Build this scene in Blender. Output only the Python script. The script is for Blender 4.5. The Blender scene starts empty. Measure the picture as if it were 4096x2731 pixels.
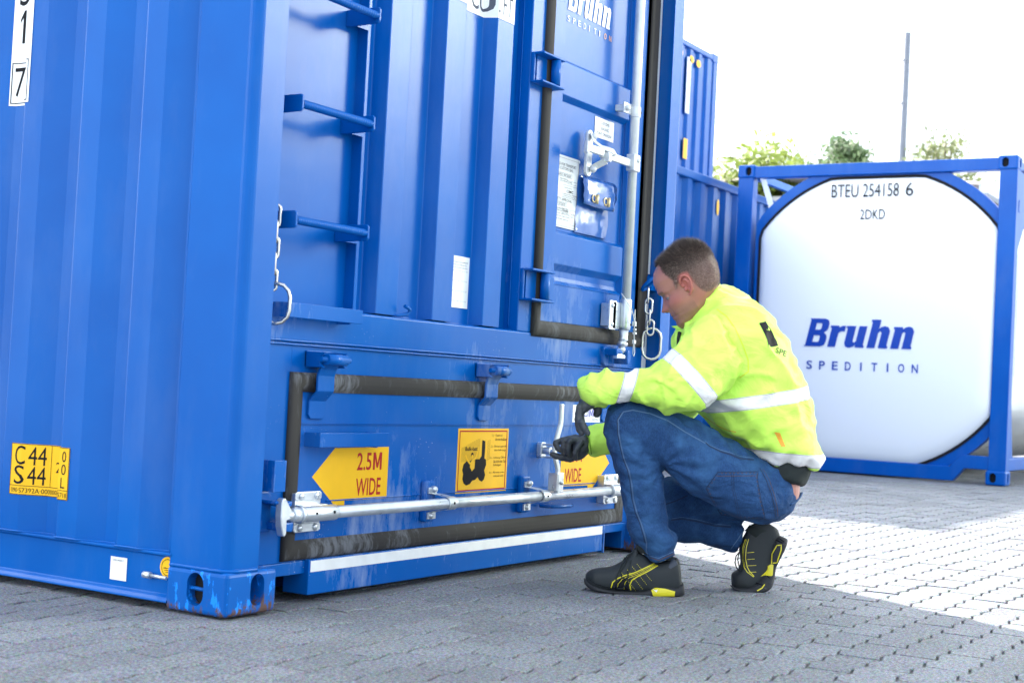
import bpy, bmesh, math, random
from mathutils import Vector, Matrix, noise
from mathutils.bvhtree import BVHTree
random.seed(7)
PI = math.pi
scene = bpy.context.scene
col = scene.collection

# ------------------------------------------------------------------ camera
cam_d = bpy.data.cameras.new('camera'); cam = bpy.data.objects.new('camera', cam_d); col.objects.link(cam)
CR = Vector((0.52316738, -0.8506902, 0.05120622))
CU = Vector((-0.05203291, 0.02808861, 0.99825027))
CF = Vector((0.85064004, 0.52491639, 0.02956884))
CO = Vector((-2.7168, -2.4757, 0.6257))
m = Matrix((CR, CU, -CF)).transposed().to_4x4(); m.translation = CO
cam.matrix_world = m
cam_d.lens = 50.73; cam_d.sensor_width = 36.0; cam_d.clip_end = 500; cam_d.clip_start = .05
cam_d.dof.use_dof = True; cam_d.dof.focus_distance = 4.72; cam_d.dof.aperture_fstop = 5.6
scene.camera = cam

# ------------------------------------------------------------------ sky and sun
SUN_AZ = Vector((0.50, 0.866, 0)).normalized(); SUN_EL = math.radians(36.7)
world = bpy.data.worlds.new('World'); scene.world = world; world.use_nodes = True
wn = world.node_tree.nodes; wl = world.node_tree.links
for n in list(wn): wn.remove(n)
out = wn.new('ShaderNodeOutputWorld'); bg = wn.new('ShaderNodeBackground')
sky = wn.new('ShaderNodeTexSky'); sky.sky_type = 'NISHITA'; sky.sun_disc = False
sky.sun_elevation = SUN_EL
sky.sun_rotation = math.atan2(SUN_AZ.x, SUN_AZ.y)
sky.air_density = 1.0; sky.dust_density = 2.5; sky.ozone_density = 1.0
SKY_STR = .13
geo = wn.new('ShaderNodeTexCoord')
# thin bright overcast veil with softer and denser patches
nz = wn.new('ShaderNodeTexNoise'); nz.inputs['Scale'].default_value = 1.7; nz.inputs['Detail'].default_value = 5
rmp = wn.new('ShaderNodeMapRange'); rmp.inputs[1].default_value = .22; rmp.inputs[2].default_value = .62; rmp.inputs[3].default_value = .15; rmp.inputs[4].default_value = 1.0
wl.new(geo.outputs['Generated'], nz.inputs['Vector']); wl.new(nz.outputs[0], rmp.inputs[0])
mixc = wn.new('ShaderNodeMixRGB'); mixc.blend_type = 'MIX'; mixc.inputs[2].default_value = (5.1, 5.6, 6.2, 1)
wl.new(rmp.outputs[0], mixc.inputs[0]); wl.new(sky.outputs[0], mixc.inputs[1])
# bright sky lobe, added as the unseen source of low right-hand light
def lobe(az, el, cosr0, cosr1):
    d = Vector((math.cos(az)*math.cos(el), math.sin(az)*math.cos(el), math.sin(el)))
    vd = wn.new('ShaderNodeVectorMath'); vd.operation = 'DOT_PRODUCT'; vd.inputs[1].default_value = d
    wl.new(geo.outputs['Generated'], vd.inputs[0])
    mr = wn.new('ShaderNodeMapRange'); mr.interpolation_type = 'SMOOTHSTEP'
    mr.inputs[1].default_value = cosr0; mr.inputs[2].default_value = cosr1
    wl.new(vd.outputs['Value'], mr.inputs[0]); return mr
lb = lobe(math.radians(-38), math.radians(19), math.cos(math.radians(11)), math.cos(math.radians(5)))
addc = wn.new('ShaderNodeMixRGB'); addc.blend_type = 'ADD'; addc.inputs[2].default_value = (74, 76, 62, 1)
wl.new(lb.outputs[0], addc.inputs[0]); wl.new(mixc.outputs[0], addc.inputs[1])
# hazy bright sky around the sun
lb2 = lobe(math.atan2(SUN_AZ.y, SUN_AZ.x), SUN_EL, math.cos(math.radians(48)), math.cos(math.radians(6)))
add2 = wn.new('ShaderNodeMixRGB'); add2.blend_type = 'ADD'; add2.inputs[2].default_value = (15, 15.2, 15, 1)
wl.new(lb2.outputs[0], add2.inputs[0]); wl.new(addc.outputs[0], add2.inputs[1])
# second, softer sky lobe, added in the west to highlight the side wall's bends
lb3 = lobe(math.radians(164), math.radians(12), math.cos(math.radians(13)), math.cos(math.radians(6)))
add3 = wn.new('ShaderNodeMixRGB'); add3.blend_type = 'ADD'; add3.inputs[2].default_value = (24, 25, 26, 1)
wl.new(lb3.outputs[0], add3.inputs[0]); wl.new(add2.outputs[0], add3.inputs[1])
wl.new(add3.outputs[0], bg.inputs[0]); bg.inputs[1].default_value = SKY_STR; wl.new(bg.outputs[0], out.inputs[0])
sun_d = bpy.data.lights.new('sun', 'SUN'); sun = bpy.data.objects.new('sun', sun_d); col.objects.link(sun)
sun_d.energy = 5.0; sun_d.angle = math.radians(.6); sun_d.color = (1, .94, .84)
sdir = Vector((SUN_AZ.x*math.cos(SUN_EL), SUN_AZ.y*math.cos(SUN_EL), math.sin(SUN_EL)))
sun.rotation_euler = sdir.to_track_quat('Z', 'Y').to_euler()
scene.view_settings.view_transform = 'Standard'; scene.view_settings.look = 'None'
scene.view_settings.exposure = 1.7; scene.view_settings.gamma = 1
scene.render.engine = 'CYCLES'
scene.cycles.max_bounces = 6

# ------------------------------------------------------------------ helpers
def tag(o, label=None, cat=None, group=None, kind=None):
    if label: o['label'] = label
    if cat: o['category'] = cat
    if group: o['group'] = group
    if kind: o['kind'] = kind
    return o
def empty(name, loc=(0,0,0), rz=0):
    o = bpy.data.objects.new(name, None); col.objects.link(o); o.location = loc; o.rotation_euler = (0,0,rz)
    o.empty_display_size = .1
    return o
def V(*a): return Vector(a)
class MB:
    def __init__(s): s.v = []; s.f = []; s.sm = []
    def add(s, vs, fs, smooth=False):
        o = len(s.v); s.v += [tuple(v) for v in vs]
        for f in fs: s.f.append([i+o for i in f]); s.sm.append(smooth)
        return s
    def box(s, x0,x1,y0,y1,z0,z1):
        vs = [(x,y,z) for z in (z0,z1) for y in (y0,y1) for x in (x0,x1)]
        return s.add(vs, [(0,2,3,1),(4,5,7,6),(0,1,5,4),(2,6,7,3),(0,4,6,2),(1,3,7,5)])
    def prism(s, poly, a0, a1, axis='z', smooth=False):
        # poly: 2D points; axis z -> (x,y), axis x -> (y,z), axis y -> (x,z)
        def P(p, a): return (p[0],p[1],a) if axis=='z' else ((a,p[0],p[1]) if axis=='x' else (p[0],a,p[1]))
        n = len(poly); vs = [P(p,a0) for p in poly]+[P(p,a1) for p in poly]
        fs = [(i,(i+1)%n,(i+1)%n+n,i+n) for i in range(n)]
        s.add(vs, fs, smooth); s.add(vs, [tuple(range(n))[::-1], tuple(range(n,2*n))]); return s
    def sheet(s, line, a0, a1, axis='z', smooth=False):
        def P(p, a): return (p[0],p[1],a) if axis=='z' else ((a,p[0],p[1]) if axis=='x' else (p[0],a,p[1]))
        n = len(line)
        return s.add([P(p,a0) for p in line]+[P(p,a1) for p in line], [(i,i+1,i+1+n,i+n) for i in range(n-1)], smooth)
    def tube(s, pts, r, n=12, closed=False, cap=True):
        pts = [Vector(p) for p in pts]; N = len(pts); rr = r if isinstance(r,(list,tuple)) else [r]*N
        up = None; vs = []
        for i,p in enumerate(pts):
            if closed: t = (pts[(i+1)%N]-pts[i-1]).normalized()
            else: t = (pts[min(i+1,N-1)]-pts[max(i-1,0)]).normalized()
            if up is None: up = t.orthogonal().normalized()
            up = (up - t*up.dot(t)); up = up.normalized() if up.length>1e-6 else t.orthogonal().normalized()
            b = t.cross(up)
            for k in range(n):
                a = 2*PI*k/n; vs.append(p + up*math.cos(a)*rr[i] + b*math.sin(a)*rr[i])
        fs = []
        for i in range(N if closed else N-1):
            j = (i+1)%N
            for k in range(n): fs.append((i*n+k, i*n+(k+1)%n, j*n+(k+1)%n, j*n+k))
        s.add(vs, fs, True)
        if cap and not closed:
            s.add(vs[:n], [tuple(range(n))[::-1]]); s.add(vs[-n:], [tuple(range(n))])
        return s
    def flatbar(s, pts, w, t, nrm=(0,-1,0)):
        # strip following pts: width w across, thickness t along nrm
        pts = [Vector(p) for p in pts]; N = len(pts); nr = Vector(nrm).normalized(); vs = []
        for i,p in enumerate(pts):
            tg = (pts[min(i+1,N-1)]-pts[max(i-1,0)]).normalized(); side = tg.cross(nr).normalized(); nn = side.cross(tg).normalized()
            for a,b in ((-1,-1),(1,-1),(1,1),(-1,1)): vs.append(p+side*a*w/2+nn*b*t/2)
        fs = [(i*4+k, i*4+(k+1)%4, i*4+4+(k+1)%4, i*4+4+k) for i in range(N-1) for k in range(4)]
        fs += [(3,2,1,0), tuple(4*(N-1)+k for k in range(4))]
        return s.add(vs, fs)
    def ball(s, c, r, n=12, sc=(1,1,1)):
        c = Vector(c); vs = []; m_ = n//2
        for i in range(m_+1):
            ph = PI*i/m_
            for k in range(n):
                a = 2*PI*k/n; vs.append((c.x+r*sc[0]*math.sin(ph)*math.cos(a), c.y+r*sc[1]*math.sin(ph)*math.sin(a), c.z+r*sc[2]*math.cos(ph)))
        return s.add(vs, [(i*n+k, (i+1)*n+k, (i+1)*n+(k+1)%n, i*n+(k+1)%n) for i in range(m_) for k in range(n)], True)
    def build(s, name, mat=None, parent=None, bevel=0, seg=2, autosmooth=False):
        me = bpy.data.meshes.new(name); me.from_pydata(s.v, [], s.f); me.update()
        me.polygons.foreach_set('use_smooth', s.sm)
        bm = bmesh.new(); bm.from_mesh(me); bmesh.ops.remove_doubles(bm, verts=bm.verts, dist=1e-5)
        bmesh.ops.recalc_face_normals(bm, faces=bm.faces); bm.to_mesh(me); bm.free()
        o = bpy.data.objects.new(name, me); col.objects.link(o)
        if mat: me.materials.append(mat)
        if parent: o.parent = parent
        if bevel:
            b = o.modifiers.new('bevel','BEVEL'); b.width = bevel; b.segments = seg; b.limit_method = 'ANGLE'; b.angle_limit = math.radians(40)
            b.use_clamp_overlap = True; b.harden_normals = False
        return o
def bake(o, cutters=()):
    bpy.context.view_layer.update(); dg = bpy.context.evaluated_depsgraph_get()
    me = bpy.data.meshes.new_from_object(o.evaluated_get(dg)); o.modifiers.clear(); o.data = me
    for c in cutters: bpy.data.objects.remove(c)
    return o
def arc(cx, cy, r, a0, a1, n=8): return [(cx+r*math.cos(math.radians(a0+(a1-a0)*i/n)), cy+r*math.sin(math.radians(a0+(a1-a0)*i/n))) for i in range(n+1)]
def stadium(cx, cy, hw, hh, n=8): # vertical oval, hw < hh
    return arc(cx, cy+hh-hw, hw, 0, 180, n)+arc(cx, cy-hh+hw, hw, 180, 360, n)
# lettering -> 2D outline mesh
def text2d(s, bold=0.0, shear=0.0, space=1.0):
    cu = bpy.data.curves.new('t','FONT'); cu.body = s; cu.offset = bold; cu.shear = shear; cu.space_character = space; cu.resolution_u = 3
    o = bpy.data.objects.new('t', cu); col.objects.link(o); bpy.context.view_layer.update()
    me = bpy.data.meshes.new_from_object(o.evaluated_get(bpy.context.evaluated_depsgraph_get()))
    vs = [(v.co.x, v.co.y) for v in me.vertices]; fs = [tuple(p.vertices) for p in me.polygons]
    bpy.data.objects.remove(o); bpy.data.curves.remove(cu); bpy.data.meshes.remove(me)
    return vs, fs
def put_text(mb, s, x0, x1, y0, y1, M, **k):
    """text fitted in the 2D box, mapped by M(u,v)->3D"""
    if s == '#1': vs, fs = [(.5,0),(1,0),(1,1),(.65,1),(0,.74),(0,.62),(.5,.78)], [tuple(range(7))]
    elif s == '#M': vs, fs = [(0,0),(0,1),(.27,1),(.5,.38),(.73,1),(1,1),(1,0),(.78,0),(.78,.66),(.59,.12),(.41,.12),(.22,.66),(.22,0)], [tuple(range(13))]
    else: vs, fs = text2d(s, **k)
    if not vs: return
    ax = min(v[0] for v in vs); bx = max(v[0] for v in vs); ay = min(v[1] for v in vs); by = max(v[1] for v in vs)
    mb.add([M(x0+(v[0]-ax)/(bx-ax)*(x1-x0), y0+(v[1]-ay)/(by-ay)*(y1-y0)) for v in vs], fs)

# ------------------------------------------------------------------ materials
def newmat(name):
    m_ = bpy.data.materials.new(name); m_.use_nodes = True
    nt = m_.node_tree; return m_, nt.nodes, nt.links, nt.nodes['Principled BSDF']
def N(nodes, t, **k):
    n = nodes.new(t)
    for a,b in k.items():
        if a.startswith('i'): n.inputs[int(a[1:])].default_value = b
        else: setattr(n, a, b)
    return n
def coords(nodes, links, scale=(1,1,1), obj=False):
    tc = nodes.new('ShaderNodeTexCoord' if obj else 'ShaderNodeNewGeometry'); mp = nodes.new('ShaderNodeMapping'); mp.inputs['Scale'].default_value = scale
    links.new(tc.outputs['Object' if obj else 'Position'], mp.inputs[0]); return mp.outputs[0]
def simple(name, c, rough=.5, metal=0, var=.0, vscale=8, bump=0, bscale=200, coat=0, vec=(1,1,1), spec=.5, obj=False):
    m_, nd, lk, bs = newmat(name)
    bs.inputs['Base Color'].default_value = (*c,1); bs.inputs['Roughness'].default_value = rough; bs.inputs['Metallic'].default_value = metal
    bs.inputs['Specular IOR Level'].default_value = spec
    if coat: bs.inputs['Coat Weight'].default_value = coat; bs.inputs['Coat Roughness'].default_value = .08
    if var:
        co = coords(nd, lk, vec, obj); nz_ = N(nd,'ShaderNodeTexNoise'); nz_.inputs['Scale'].default_value = vscale; nz_.inputs['Detail'].default_value = 6; lk.new(co, nz_.inputs['Vector'])
        mr = N(nd,'ShaderNodeMapRange', i1=.3, i2=.7, i3=1-var, i4=1+var); lk.new(nz_.outputs[0], mr.inputs[0])
        mx = N(nd,'ShaderNodeVectorMath', operation='SCALE'); mx.inputs[0].default_value = c; lk.new(mr.outputs[0], mx.inputs['Scale']); lk.new(mx.outputs[0], bs.inputs['Base Color'])
        mr2 = N(nd,'ShaderNodeMapRange', i1=.3, i2=.7, i3=max(.03,rough-.08), i4=min(1,rough+.1)); lk.new(nz_.outputs[0], mr2.inputs[0]); lk.new(mr2.outputs[0], bs.inputs['Roughness'])
    if bump:
        co = coords(nd, lk, (1,1,1), obj); nb = N(nd,'ShaderNodeTexNoise'); nb.inputs['Scale'].default_value = bscale; nb.inputs['Detail'].default_value = 3; lk.new(co, nb.inputs['Vector'])
        bp = N(nd,'ShaderNodeBump'); bp.inputs['Strength'].default_value = bump; bp.inputs['Distance'].default_value = .002; lk.new(nb.outputs[0], bp.inputs['Height']); lk.new(bp.outputs[0], bs.inputs['Normal'])
    return m_
def mixcol(nd, lk, fac, a, b):
    mx = nd.new('ShaderNodeMixRGB')
    for s_,i in ((fac,0),(a,1),(b,2)):
        if hasattr(s_,'links'): lk.new(s_, mx.inputs[i])
        else: mx.inputs[i].default_value = s_ if i==0 else (*s_,1)
    return mx.outputs[0]
BLUE = (.0,.093,.390)
def paint(name, base=BLUE, rough=.26, chalk=0.0, rust=0.0, zmax=.85, dust=.0, peel=.06):
    """enamel paint with orange peel, faint fading, chalky wash marks, chips and rust"""
    m_, nd, lk, bs = newmat(name)
    co = coords(nd, lk)
    n1 = N(nd,'ShaderNodeTexNoise'); n1.inputs['Scale'].default_value = 3; n1.inputs['Detail'].default_value = 5; lk.new(co, n1.inputs['Vector'])
    r1 = N(nd,'ShaderNodeMapRange', i1=.35, i2=.65, i3=0., i4=1.); lk.new(n1.outputs[0], r1.inputs[0])
    c = mixcol(nd, lk, r1.outputs[0], tuple(x*.93 for x in base), (base[0]*1.15, base[1]*1.1, base[2]*1.04))
    bs.inputs['Specular IOR Level'].default_value = .17
    bs.inputs['Roughness'].default_value = rough
    nd1 = N(nd,'ShaderNodeTexNoise'); nd1.inputs['Scale'].default_value = 1; nd1.inputs['Detail'].default_value = 10; nd1.inputs['Roughness'].default_value = .68; lk.new(coords(nd,lk,(5,5,1.6)), nd1.inputs['Vector'])
    rd1 = N(nd,'ShaderNodeMapRange', i1=.50, i2=.78, i3=0., i4=.22); lk.new(nd1.outputs[0], rd1.inputs[0]); c = mixcol(nd, lk, rd1.outputs[0], c, (.10,.19,.42))
    if chalk:
        cs = coords(nd, lk, (9,9,2.6)); n2 = N(nd,'ShaderNodeTexNoise'); n2.inputs['Scale'].default_value = 2.2; n2.inputs['Detail'].default_value = 9; n2.inputs['Roughness'].default_value = .72; lk.new(cs, n2.inputs['Vector'])
        n3 = N(nd,'ShaderNodeTexNoise'); n3.inputs['Scale'].default_value = 2.7; n3.inputs['Detail'].default_value = 3; lk.new(co, n3.inputs['Vector'])
        mul = N(nd,'ShaderNodeMath', operation='MULTIPLY'); lk.new(n2.outputs[0], mul.inputs[0]); lk.new(n3.outputs[0], mul.inputs[1])
        r2 = N(nd,'ShaderNodeMapRange', i1=.29, i2=.46, i3=0., i4=chalk); lk.new(mul.outputs[0], r2.inputs[0])
        sp = N(nd,'ShaderNodeSeparateXYZ'); lk.new(co, sp.inputs[0])
        rz = N(nd,'ShaderNodeMapRange', i1=zmax, i2=zmax+.25, i3=1., i4=.0); lk.new(sp.outputs[2], rz.inputs[0])
        m2 = N(nd,'ShaderNodeMath', operation='MULTIPLY'); lk.new(r2.outputs[0], m2.inputs[0]); lk.new(rz.outputs[0], m2.inputs[1])
        c = mixcol(nd, lk, m2.outputs[0], c, (.36,.44,.60))
        rr = N(nd,'ShaderNodeMapRange', i1=0., i2=.5, i3=rough, i4=.6); lk.new(m2.outputs[0], rr.inputs[0]); lk.new(rr.outputs[0], bs.inputs['Roughness'])
        # dried splash specks
        vo = N(nd,'ShaderNodeTexVoronoi'); vo.inputs['Scale'].default_value = 70; lk.new(co, vo.inputs['Vector'])
        n5 = N(nd,'ShaderNodeTexNoise'); n5.inputs['Scale'].default_value = 5; lk.new(co, n5.inputs['Vector'])
        sz = N(nd,'ShaderNodeMapRange', i1=.5, i2=.75, i3=0., i4=.13); lk.new(n5.outputs[0], sz.inputs[0])
        lt = N(nd,'ShaderNodeMath', operation='LESS_THAN'); lk.new(vo.outputs['Distance'], lt.inputs[0]); lk.new(sz.outputs[0], lt.inputs[1])
        m3 = N(nd,'ShaderNodeMath', operation='MULTIPLY'); lk.new(lt.outputs[0], m3.inputs[0]); lk.new(rz.outputs[0], m3.inputs[1]); 
        m4 = N(nd,'ShaderNodeMath', operation='MULTIPLY', i1=.6); lk.new(m3.outputs[0], m4.inputs[0])
        c = mixcol(nd, lk, m4.outputs[0], c, (.45,.52,.62))
    if rust:
        # pale blue chips, then rust near the lower edge
        v1 = N(nd,'ShaderNodeTexNoise'); v1.inputs['Scale'].default_value = 1.; v1.inputs['Detail'].default_value = 8; v1.inputs['Roughness'].default_value = .65; lk.new(coords(nd,lk,(38,38,16)), v1.inputs['Vector'])
        g1 = N(nd,'ShaderNodeMapRange', i1=.575, i2=.595, i3=0., i4=.95); lk.new(v1.outputs[0], g1.inputs[0])
        c = mixcol(nd, lk, g1.outputs[0], c, (.01,.24,.85))
        sp = N(nd,'ShaderNodeSeparateXYZ'); lk.new(co, sp.inputs[0])
        v2 = N(nd,'ShaderNodeTexNoise'); v2.inputs['Scale'].default_value = 1.; v2.inputs['Detail'].default_value = 9; v2.inputs['Roughness'].default_value = .7; lk.new(coords(nd,lk,(60,60,30)), v2.inputs['Vector'])
        zz = N(nd,'ShaderNodeMapRange', i1=.0, i2=.075, i3=.62, i4=.30); lk.new(sp.outputs[2], zz.inputs[0])
        xx = N(nd,'ShaderNodeMapRange', i1=0., i2=.12, i3=-.07, i4=.05); lk.new(sp.outputs[0], xx.inputs[0])
        s1 = N(nd,'ShaderNodeMath', operation='ADD'); lk.new(zz.outputs[0], s1.inputs[0]); lk.new(xx.outputs[0], s1.inputs[1])
        s2 = N(nd,'ShaderNodeMath', operation='ADD'); lk.new(s1.outputs[0], s2.inputs[0]); lk.new(v2.outputs[0], s2.inputs[1])
        g2 = N(nd,'ShaderNodeMapRange', i1=.99, i2=1.08, i3=0., i4=rust); lk.new(s2.outputs[0], g2.inputs[0])
        c = mixcol(nd, lk, g2.outputs[0], c, (.11,.06,.035))
        rr = N(nd,'ShaderNodeMapRange', i1=0., i2=.6, i3=rough, i4=.8); lk.new(g2.outputs[0], rr.inputs[0]); lk.new(rr.outputs[0], bs.inputs['Roughness'])
    lk.new(c, bs.inputs['Base Color'])
    nb = N(nd,'ShaderNodeTexNoise'); nb.inputs['Scale'].default_value = 160; nb.inputs['Detail'].default_value = 3; lk.new(co, nb.inputs['Vector'])
    nc = N(nd,'ShaderNodeTexNoise'); nc.inputs['Scale'].default_value = 7; nc.inputs['Detail'].default_value = 2; lk.new(co, nc.inputs['Vector'])
    bp = N(nd,'ShaderNodeBump'); bp.inputs['Strength'].default_value = peel; bp.inputs['Distance'].default_value = .0015; lk.new(nb.outputs[0], bp.inputs['Height'])
    bq = N(nd,'ShaderNodeBump'); bq.inputs['Strength'].default_value = .12; bq.inputs['Distance'].default_value = .006; lk.new(nc.outputs[0], bq.inputs['Height']); lk.new(bp.outputs[0], bq.inputs['Normal'])
    lk.new(bq.outputs[0], bs.inputs['Normal'])
    return m_
M = {}
M['blue'] = paint('blue_enamel')
M['blue_low'] = paint('blue_enamel_washed', chalk=.55)
M['blue_cast'] = paint('blue_enamel_chipped', rust=.95, rough=.38, peel=.15)
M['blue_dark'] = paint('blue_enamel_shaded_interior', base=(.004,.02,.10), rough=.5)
M['black'] = simple('black_void', (.004,.004,.005), .9)
M['white'] = simple('white_film', (.80,.82,.82), .45, var=.03, vscale=12, spec=.2)
M['tape'] = simple('white_reflective_tape', (.78,.79,.78), .38, var=.06, vscale=20)
M['ink'] = simple('black_ink', (.010,.010,.012), .6, spec=.12)
M['inkgrey'] = simple('grey_ink', (.09,.10,.13), .6, spec=.12)
M['yellow'] = simple('yellow_film', (.85,.47,.012), .45, spec=.2, var=.04, vscale=14)
M['logob'] = simple('violet_ink', (.10,.10,.42), .45)
M['red'] = simple('red_ink', (.40,.018,.018), .5, spec=.15)
M['orange'] = simple('orange_ink', (.8,.35,.05), .45)
M['plate'] = simple('aluminium_plate', (.62,.65,.66), .5, spec=.2, var=.04)
M['galv'] = simple('galvanised_steel', (.62,.66,.70), .33, metal=.75, var=.12, vscale=22, bump=.12, bscale=120)
M['galv_w'] = simple('zinc_white_steel', (.62,.65,.67), .42, metal=.35, var=.08, vscale=30, bump=.1, bscale=150)
M['steel'] = simple('stainless_steel', (.55,.54,.52), .22, metal=.9, var=.1, vscale=30)
M['brass'] = simple('brass', (.72,.58,.32), .3, metal=.6)
M['vinyl'] = simple('blue_vinyl', (.02,.10,.36), .16, var=.05, bump=.25, bscale=18, coat=.5)
def rubber():
    m_, nd, lk, bs = newmat('dusty_rubber_gasket'); co = coords(nd, lk)
    n1 = N(nd,'ShaderNodeTexNoise'); n1.inputs['Scale'].default_value = 1; n1.inputs['Detail'].default_value = 9; n1.inputs['Roughness'].default_value = .7; lk.new(coords(nd,lk,(60,60,9)), n1.inputs['Vector'])
    n2 = N(nd,'ShaderNodeTexNoise'); n2.inputs['Scale'].default_value = 4; lk.new(co, n2.inputs['Vector'])
    mu = N(nd,'ShaderNodeMath', operation='MULTIPLY'); lk.new(n1.outputs[0], mu.inputs[0]); lk.new(n2.outputs[0], mu.inputs[1])
    sp = N(nd,'ShaderNodeSeparateXYZ'); lk.new(co, sp.inputs[0])
    rz = N(nd,'ShaderNodeMapRange', i1=.65, i2=.95, i3=.75, i4=.06); lk.new(sp.outputs[2], rz.inputs[0])
    rr = N(nd,'ShaderNodeMapRange', i1=.27, i2=.42, i3=0., i4=1.); lk.new(mu.outputs[0], rr.inputs[0])
    m2 = N(nd,'ShaderNodeMath', operation='MULTIPLY'); lk.new(rr.outputs[0], m2.inputs[0]); lk.new(rz.outputs[0], m2.inputs[1])
    c = mixcol(nd, lk, m2.outputs[0], (.034,.032,.031), (.17,.18,.20)); lk.new(c, bs.inputs['Base Color']); bs.inputs['Roughness'].default_value = .72; bs.inputs['Specular IOR Level'].default_value = .22
    return m_
M['rubber'] = rubber()
# ================================================================== main container
# x runs along its end wall (0..2.5), y along its length, z up
M['blue_side'] = paint('blue_enamel_side', rough=.2)
M['blue_side'].node_tree.nodes['Principled BSDF'].inputs['Specular IOR Level'].default_value = .24
C1 = empty('shipping_container'); tag(C1, 'large blue bulk container with ladder and hatch that the crouching man works on', 'shipping container')
W_, H_, L_ = 2.5, 2.9, 13.6
FY = .07      # plane of the end frame, set back behind the corner posts
def casting(parent, x0, x1, y0, y1, z0, z1, holes, mat, seg=3, name='corner_casting', bev=.012):
    o = MB().box(x0,x1,y0,y1,z0,z1).build(name, mat, parent, bevel=bev, seg=seg); bake(o)
    for ax, a, b, hw, hh, d in holes:      # ax: face the hole is in
        if ax == 'y': c = MB().prism(stadium(a,b,hw,hh,10), y0-.01, y0+d, 'y')
        elif ax == 'Y': c = MB().prism(stadium(a,b,hw,hh,10), y1-d, y1+.01, 'y')
        else: c = MB().prism(stadium(a,b,hw,hh,10), x0-.01, x0+d, 'x')
        co = c.build('cut'); bo = o.modifiers.new('b','BOOLEAN'); bo.object = co; bo.operation = 'DIFFERENCE'; bo.solver = 'EXACT'
        bake(o, [co])
    return o
cs = casting(C1, 0,.193, 0,.207, .006,.118, [('y',.117,.068,.026,.041,.1),('x',.104,.068,.028,.042,.09)], M['blue_cast'])
MB().tube([(.012,.07,.067),(.012,.14,.070)], .005).build('lashing_pin', M['blue_cast'], cs)
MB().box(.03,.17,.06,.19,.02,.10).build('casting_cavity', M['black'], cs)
casting(C1, W_-.193, W_, 0,.207, .006,.118, [('y',W_-.117,.068,.026,.041,.1)], M['blue_cast'])
for x0 in (0, W_-.193):
    casting(C1, x0, x0+.193, L_-.207, L_, .006,.118, [('Y',x0+.1,.068,.026,.041,.1)], M['blue'])
    for y0 in (0, L_-.207): casting(C1, x0, x0+.193, y0, y0+.207, H_-.118, H_, [('y' if y0==0 else 'Y',x0+.1,H_-.06,.026,.041,.1)], M['blue'])
# weld bead where the post meets the casting
wb = [( .006,.200-i*.0097,.120+.0012*random.random()) for i in range(19)]+[(.02,.012,.120),(.04,.006,.1195)]+[(.05+i*.0075,.005,.119+.0012*random.random()) for i in range(10)]
MB().tube(wb, [.0042+.0012*random.random() for _ in wb], 8).build('weld_bead', M['blue'], C1)
# corner posts
pp = [(.125,.008)]+arc(.036,.036,.028,270,180,6)+[(.008,.205),(.05,.205),(.05,.05),(.125,.05)]
MB().prism(pp, .112, H_-.11).build('corner_post', M['blue'], C1, bevel=.0015)
pr = [(2.392,.0),(2.47,.0)]+arc(2.47,.03,.03,270,360,6)+[(2.5,.205),(2.45,.205),(2.45,.09),(2.42,.09),(2.42,.068)]
MB().prism(pr, .112, H_-.11).build('corner_post', M['blue'], C1, bevel=.0015)
for xx in ((0.008,.06),(2.44,2.492)): MB().box(xx[0],xx[1],L_-.2,L_-.008,.112,H_-.11).build('corner_post', M['blue'], C1)
# side wall corrugation seen on the left
sp_ = [(.040,.207)]
k = 0
while .319+.234*k < L_-.4:
    y = .319+.234*k; sp_ += [(.040,y-.075),(.004,y),(.004,y+.079),(.040,y+.108)]; k += 1
sp_ += [(.040,L_-.2)]
side = MB().sheet(sp_, .146, H_-.09); 
so = side.build('side_wall', M['blue_side'], C1, bevel=.006, seg=4); 
MB().sheet([(W_-a, b) for a,b in sp_], .146, H_-.09).build('side_wall', M['blue'], C1)
def side_x(y):
    for (xa,ya),(xb,yb) in zip(sp_, sp_[1:]):
        if ya <= y <= yb and yb>ya: return xa+(xb-xa)*(y-ya)/(yb-ya)
    return .03
for s in (0,1):
    q = lambda x: x if s==0 else W_-x
    rl = [(q(.05),.205),(q(.012),.205)]
    prof = [(q(.06),.150),(q(.006),.147),(q(.006),.140),(q(.016),.136),(q(.016),.040),(q(.006),.034),(q(-.002),.026),(q(-.002),.021),(q(.03),.020),(q(.06),.02)]
    mb = MB(); n = len(prof)
    mb.add([(p[0],.2,p[1]) for p in prof]+[(p[0],L_-.2,p[1]) for p in prof], [(i,(i+1)%n,(i+1)%n+n,i+n) for i in range(n)]); mb.build('bottom_rail', M['blue'], C1, bevel=.002)
    MB().box(min(q(0),q(.06)),max(q(0),q(.06)),.2,L_-.2,H_-.10,H_-.04).build('top_rail', M['blue'], C1, bevel=.004)
# weld line along the foot of the side wall and along the post
wl_ = [(side_x(.21+i*.01)-.004, .21+i*.01, .148+.001*random.random()) for i in range(300)]
MB().tube(wl_, .0032, 6).build('weld_bead', M['blue'], C1)
MB().tube([(.0105+.001*random.random(), .2075, .15+i*.012) for i in range(220)], [.0022+.0014*random.random() for _ in range(220)], 6).build('weld_bead', M['blue'], C1)
MB().box(.02,W_-.02,.1,L_-.05,H_-.055,H_-.04).build('roof', M['blue'], C1)
MB().box(.05,W_-.05,.15,L_-.05,.15,.17).build('floor', M['blue_dark'], C1)
MB().box(.05,W_-.05,L_-.06,L_-.02,.12,H_-.05).build('rear_wall', M['blue'], C1)
# lashing stud on the bottom rail
MB().tube([(.0,.285,.085),(.0,.262,.085)], .009).tube([(.0,.262,.085),(.0,.205,.084)], .0045).build('earth_stud', M['galv'], C1)

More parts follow.
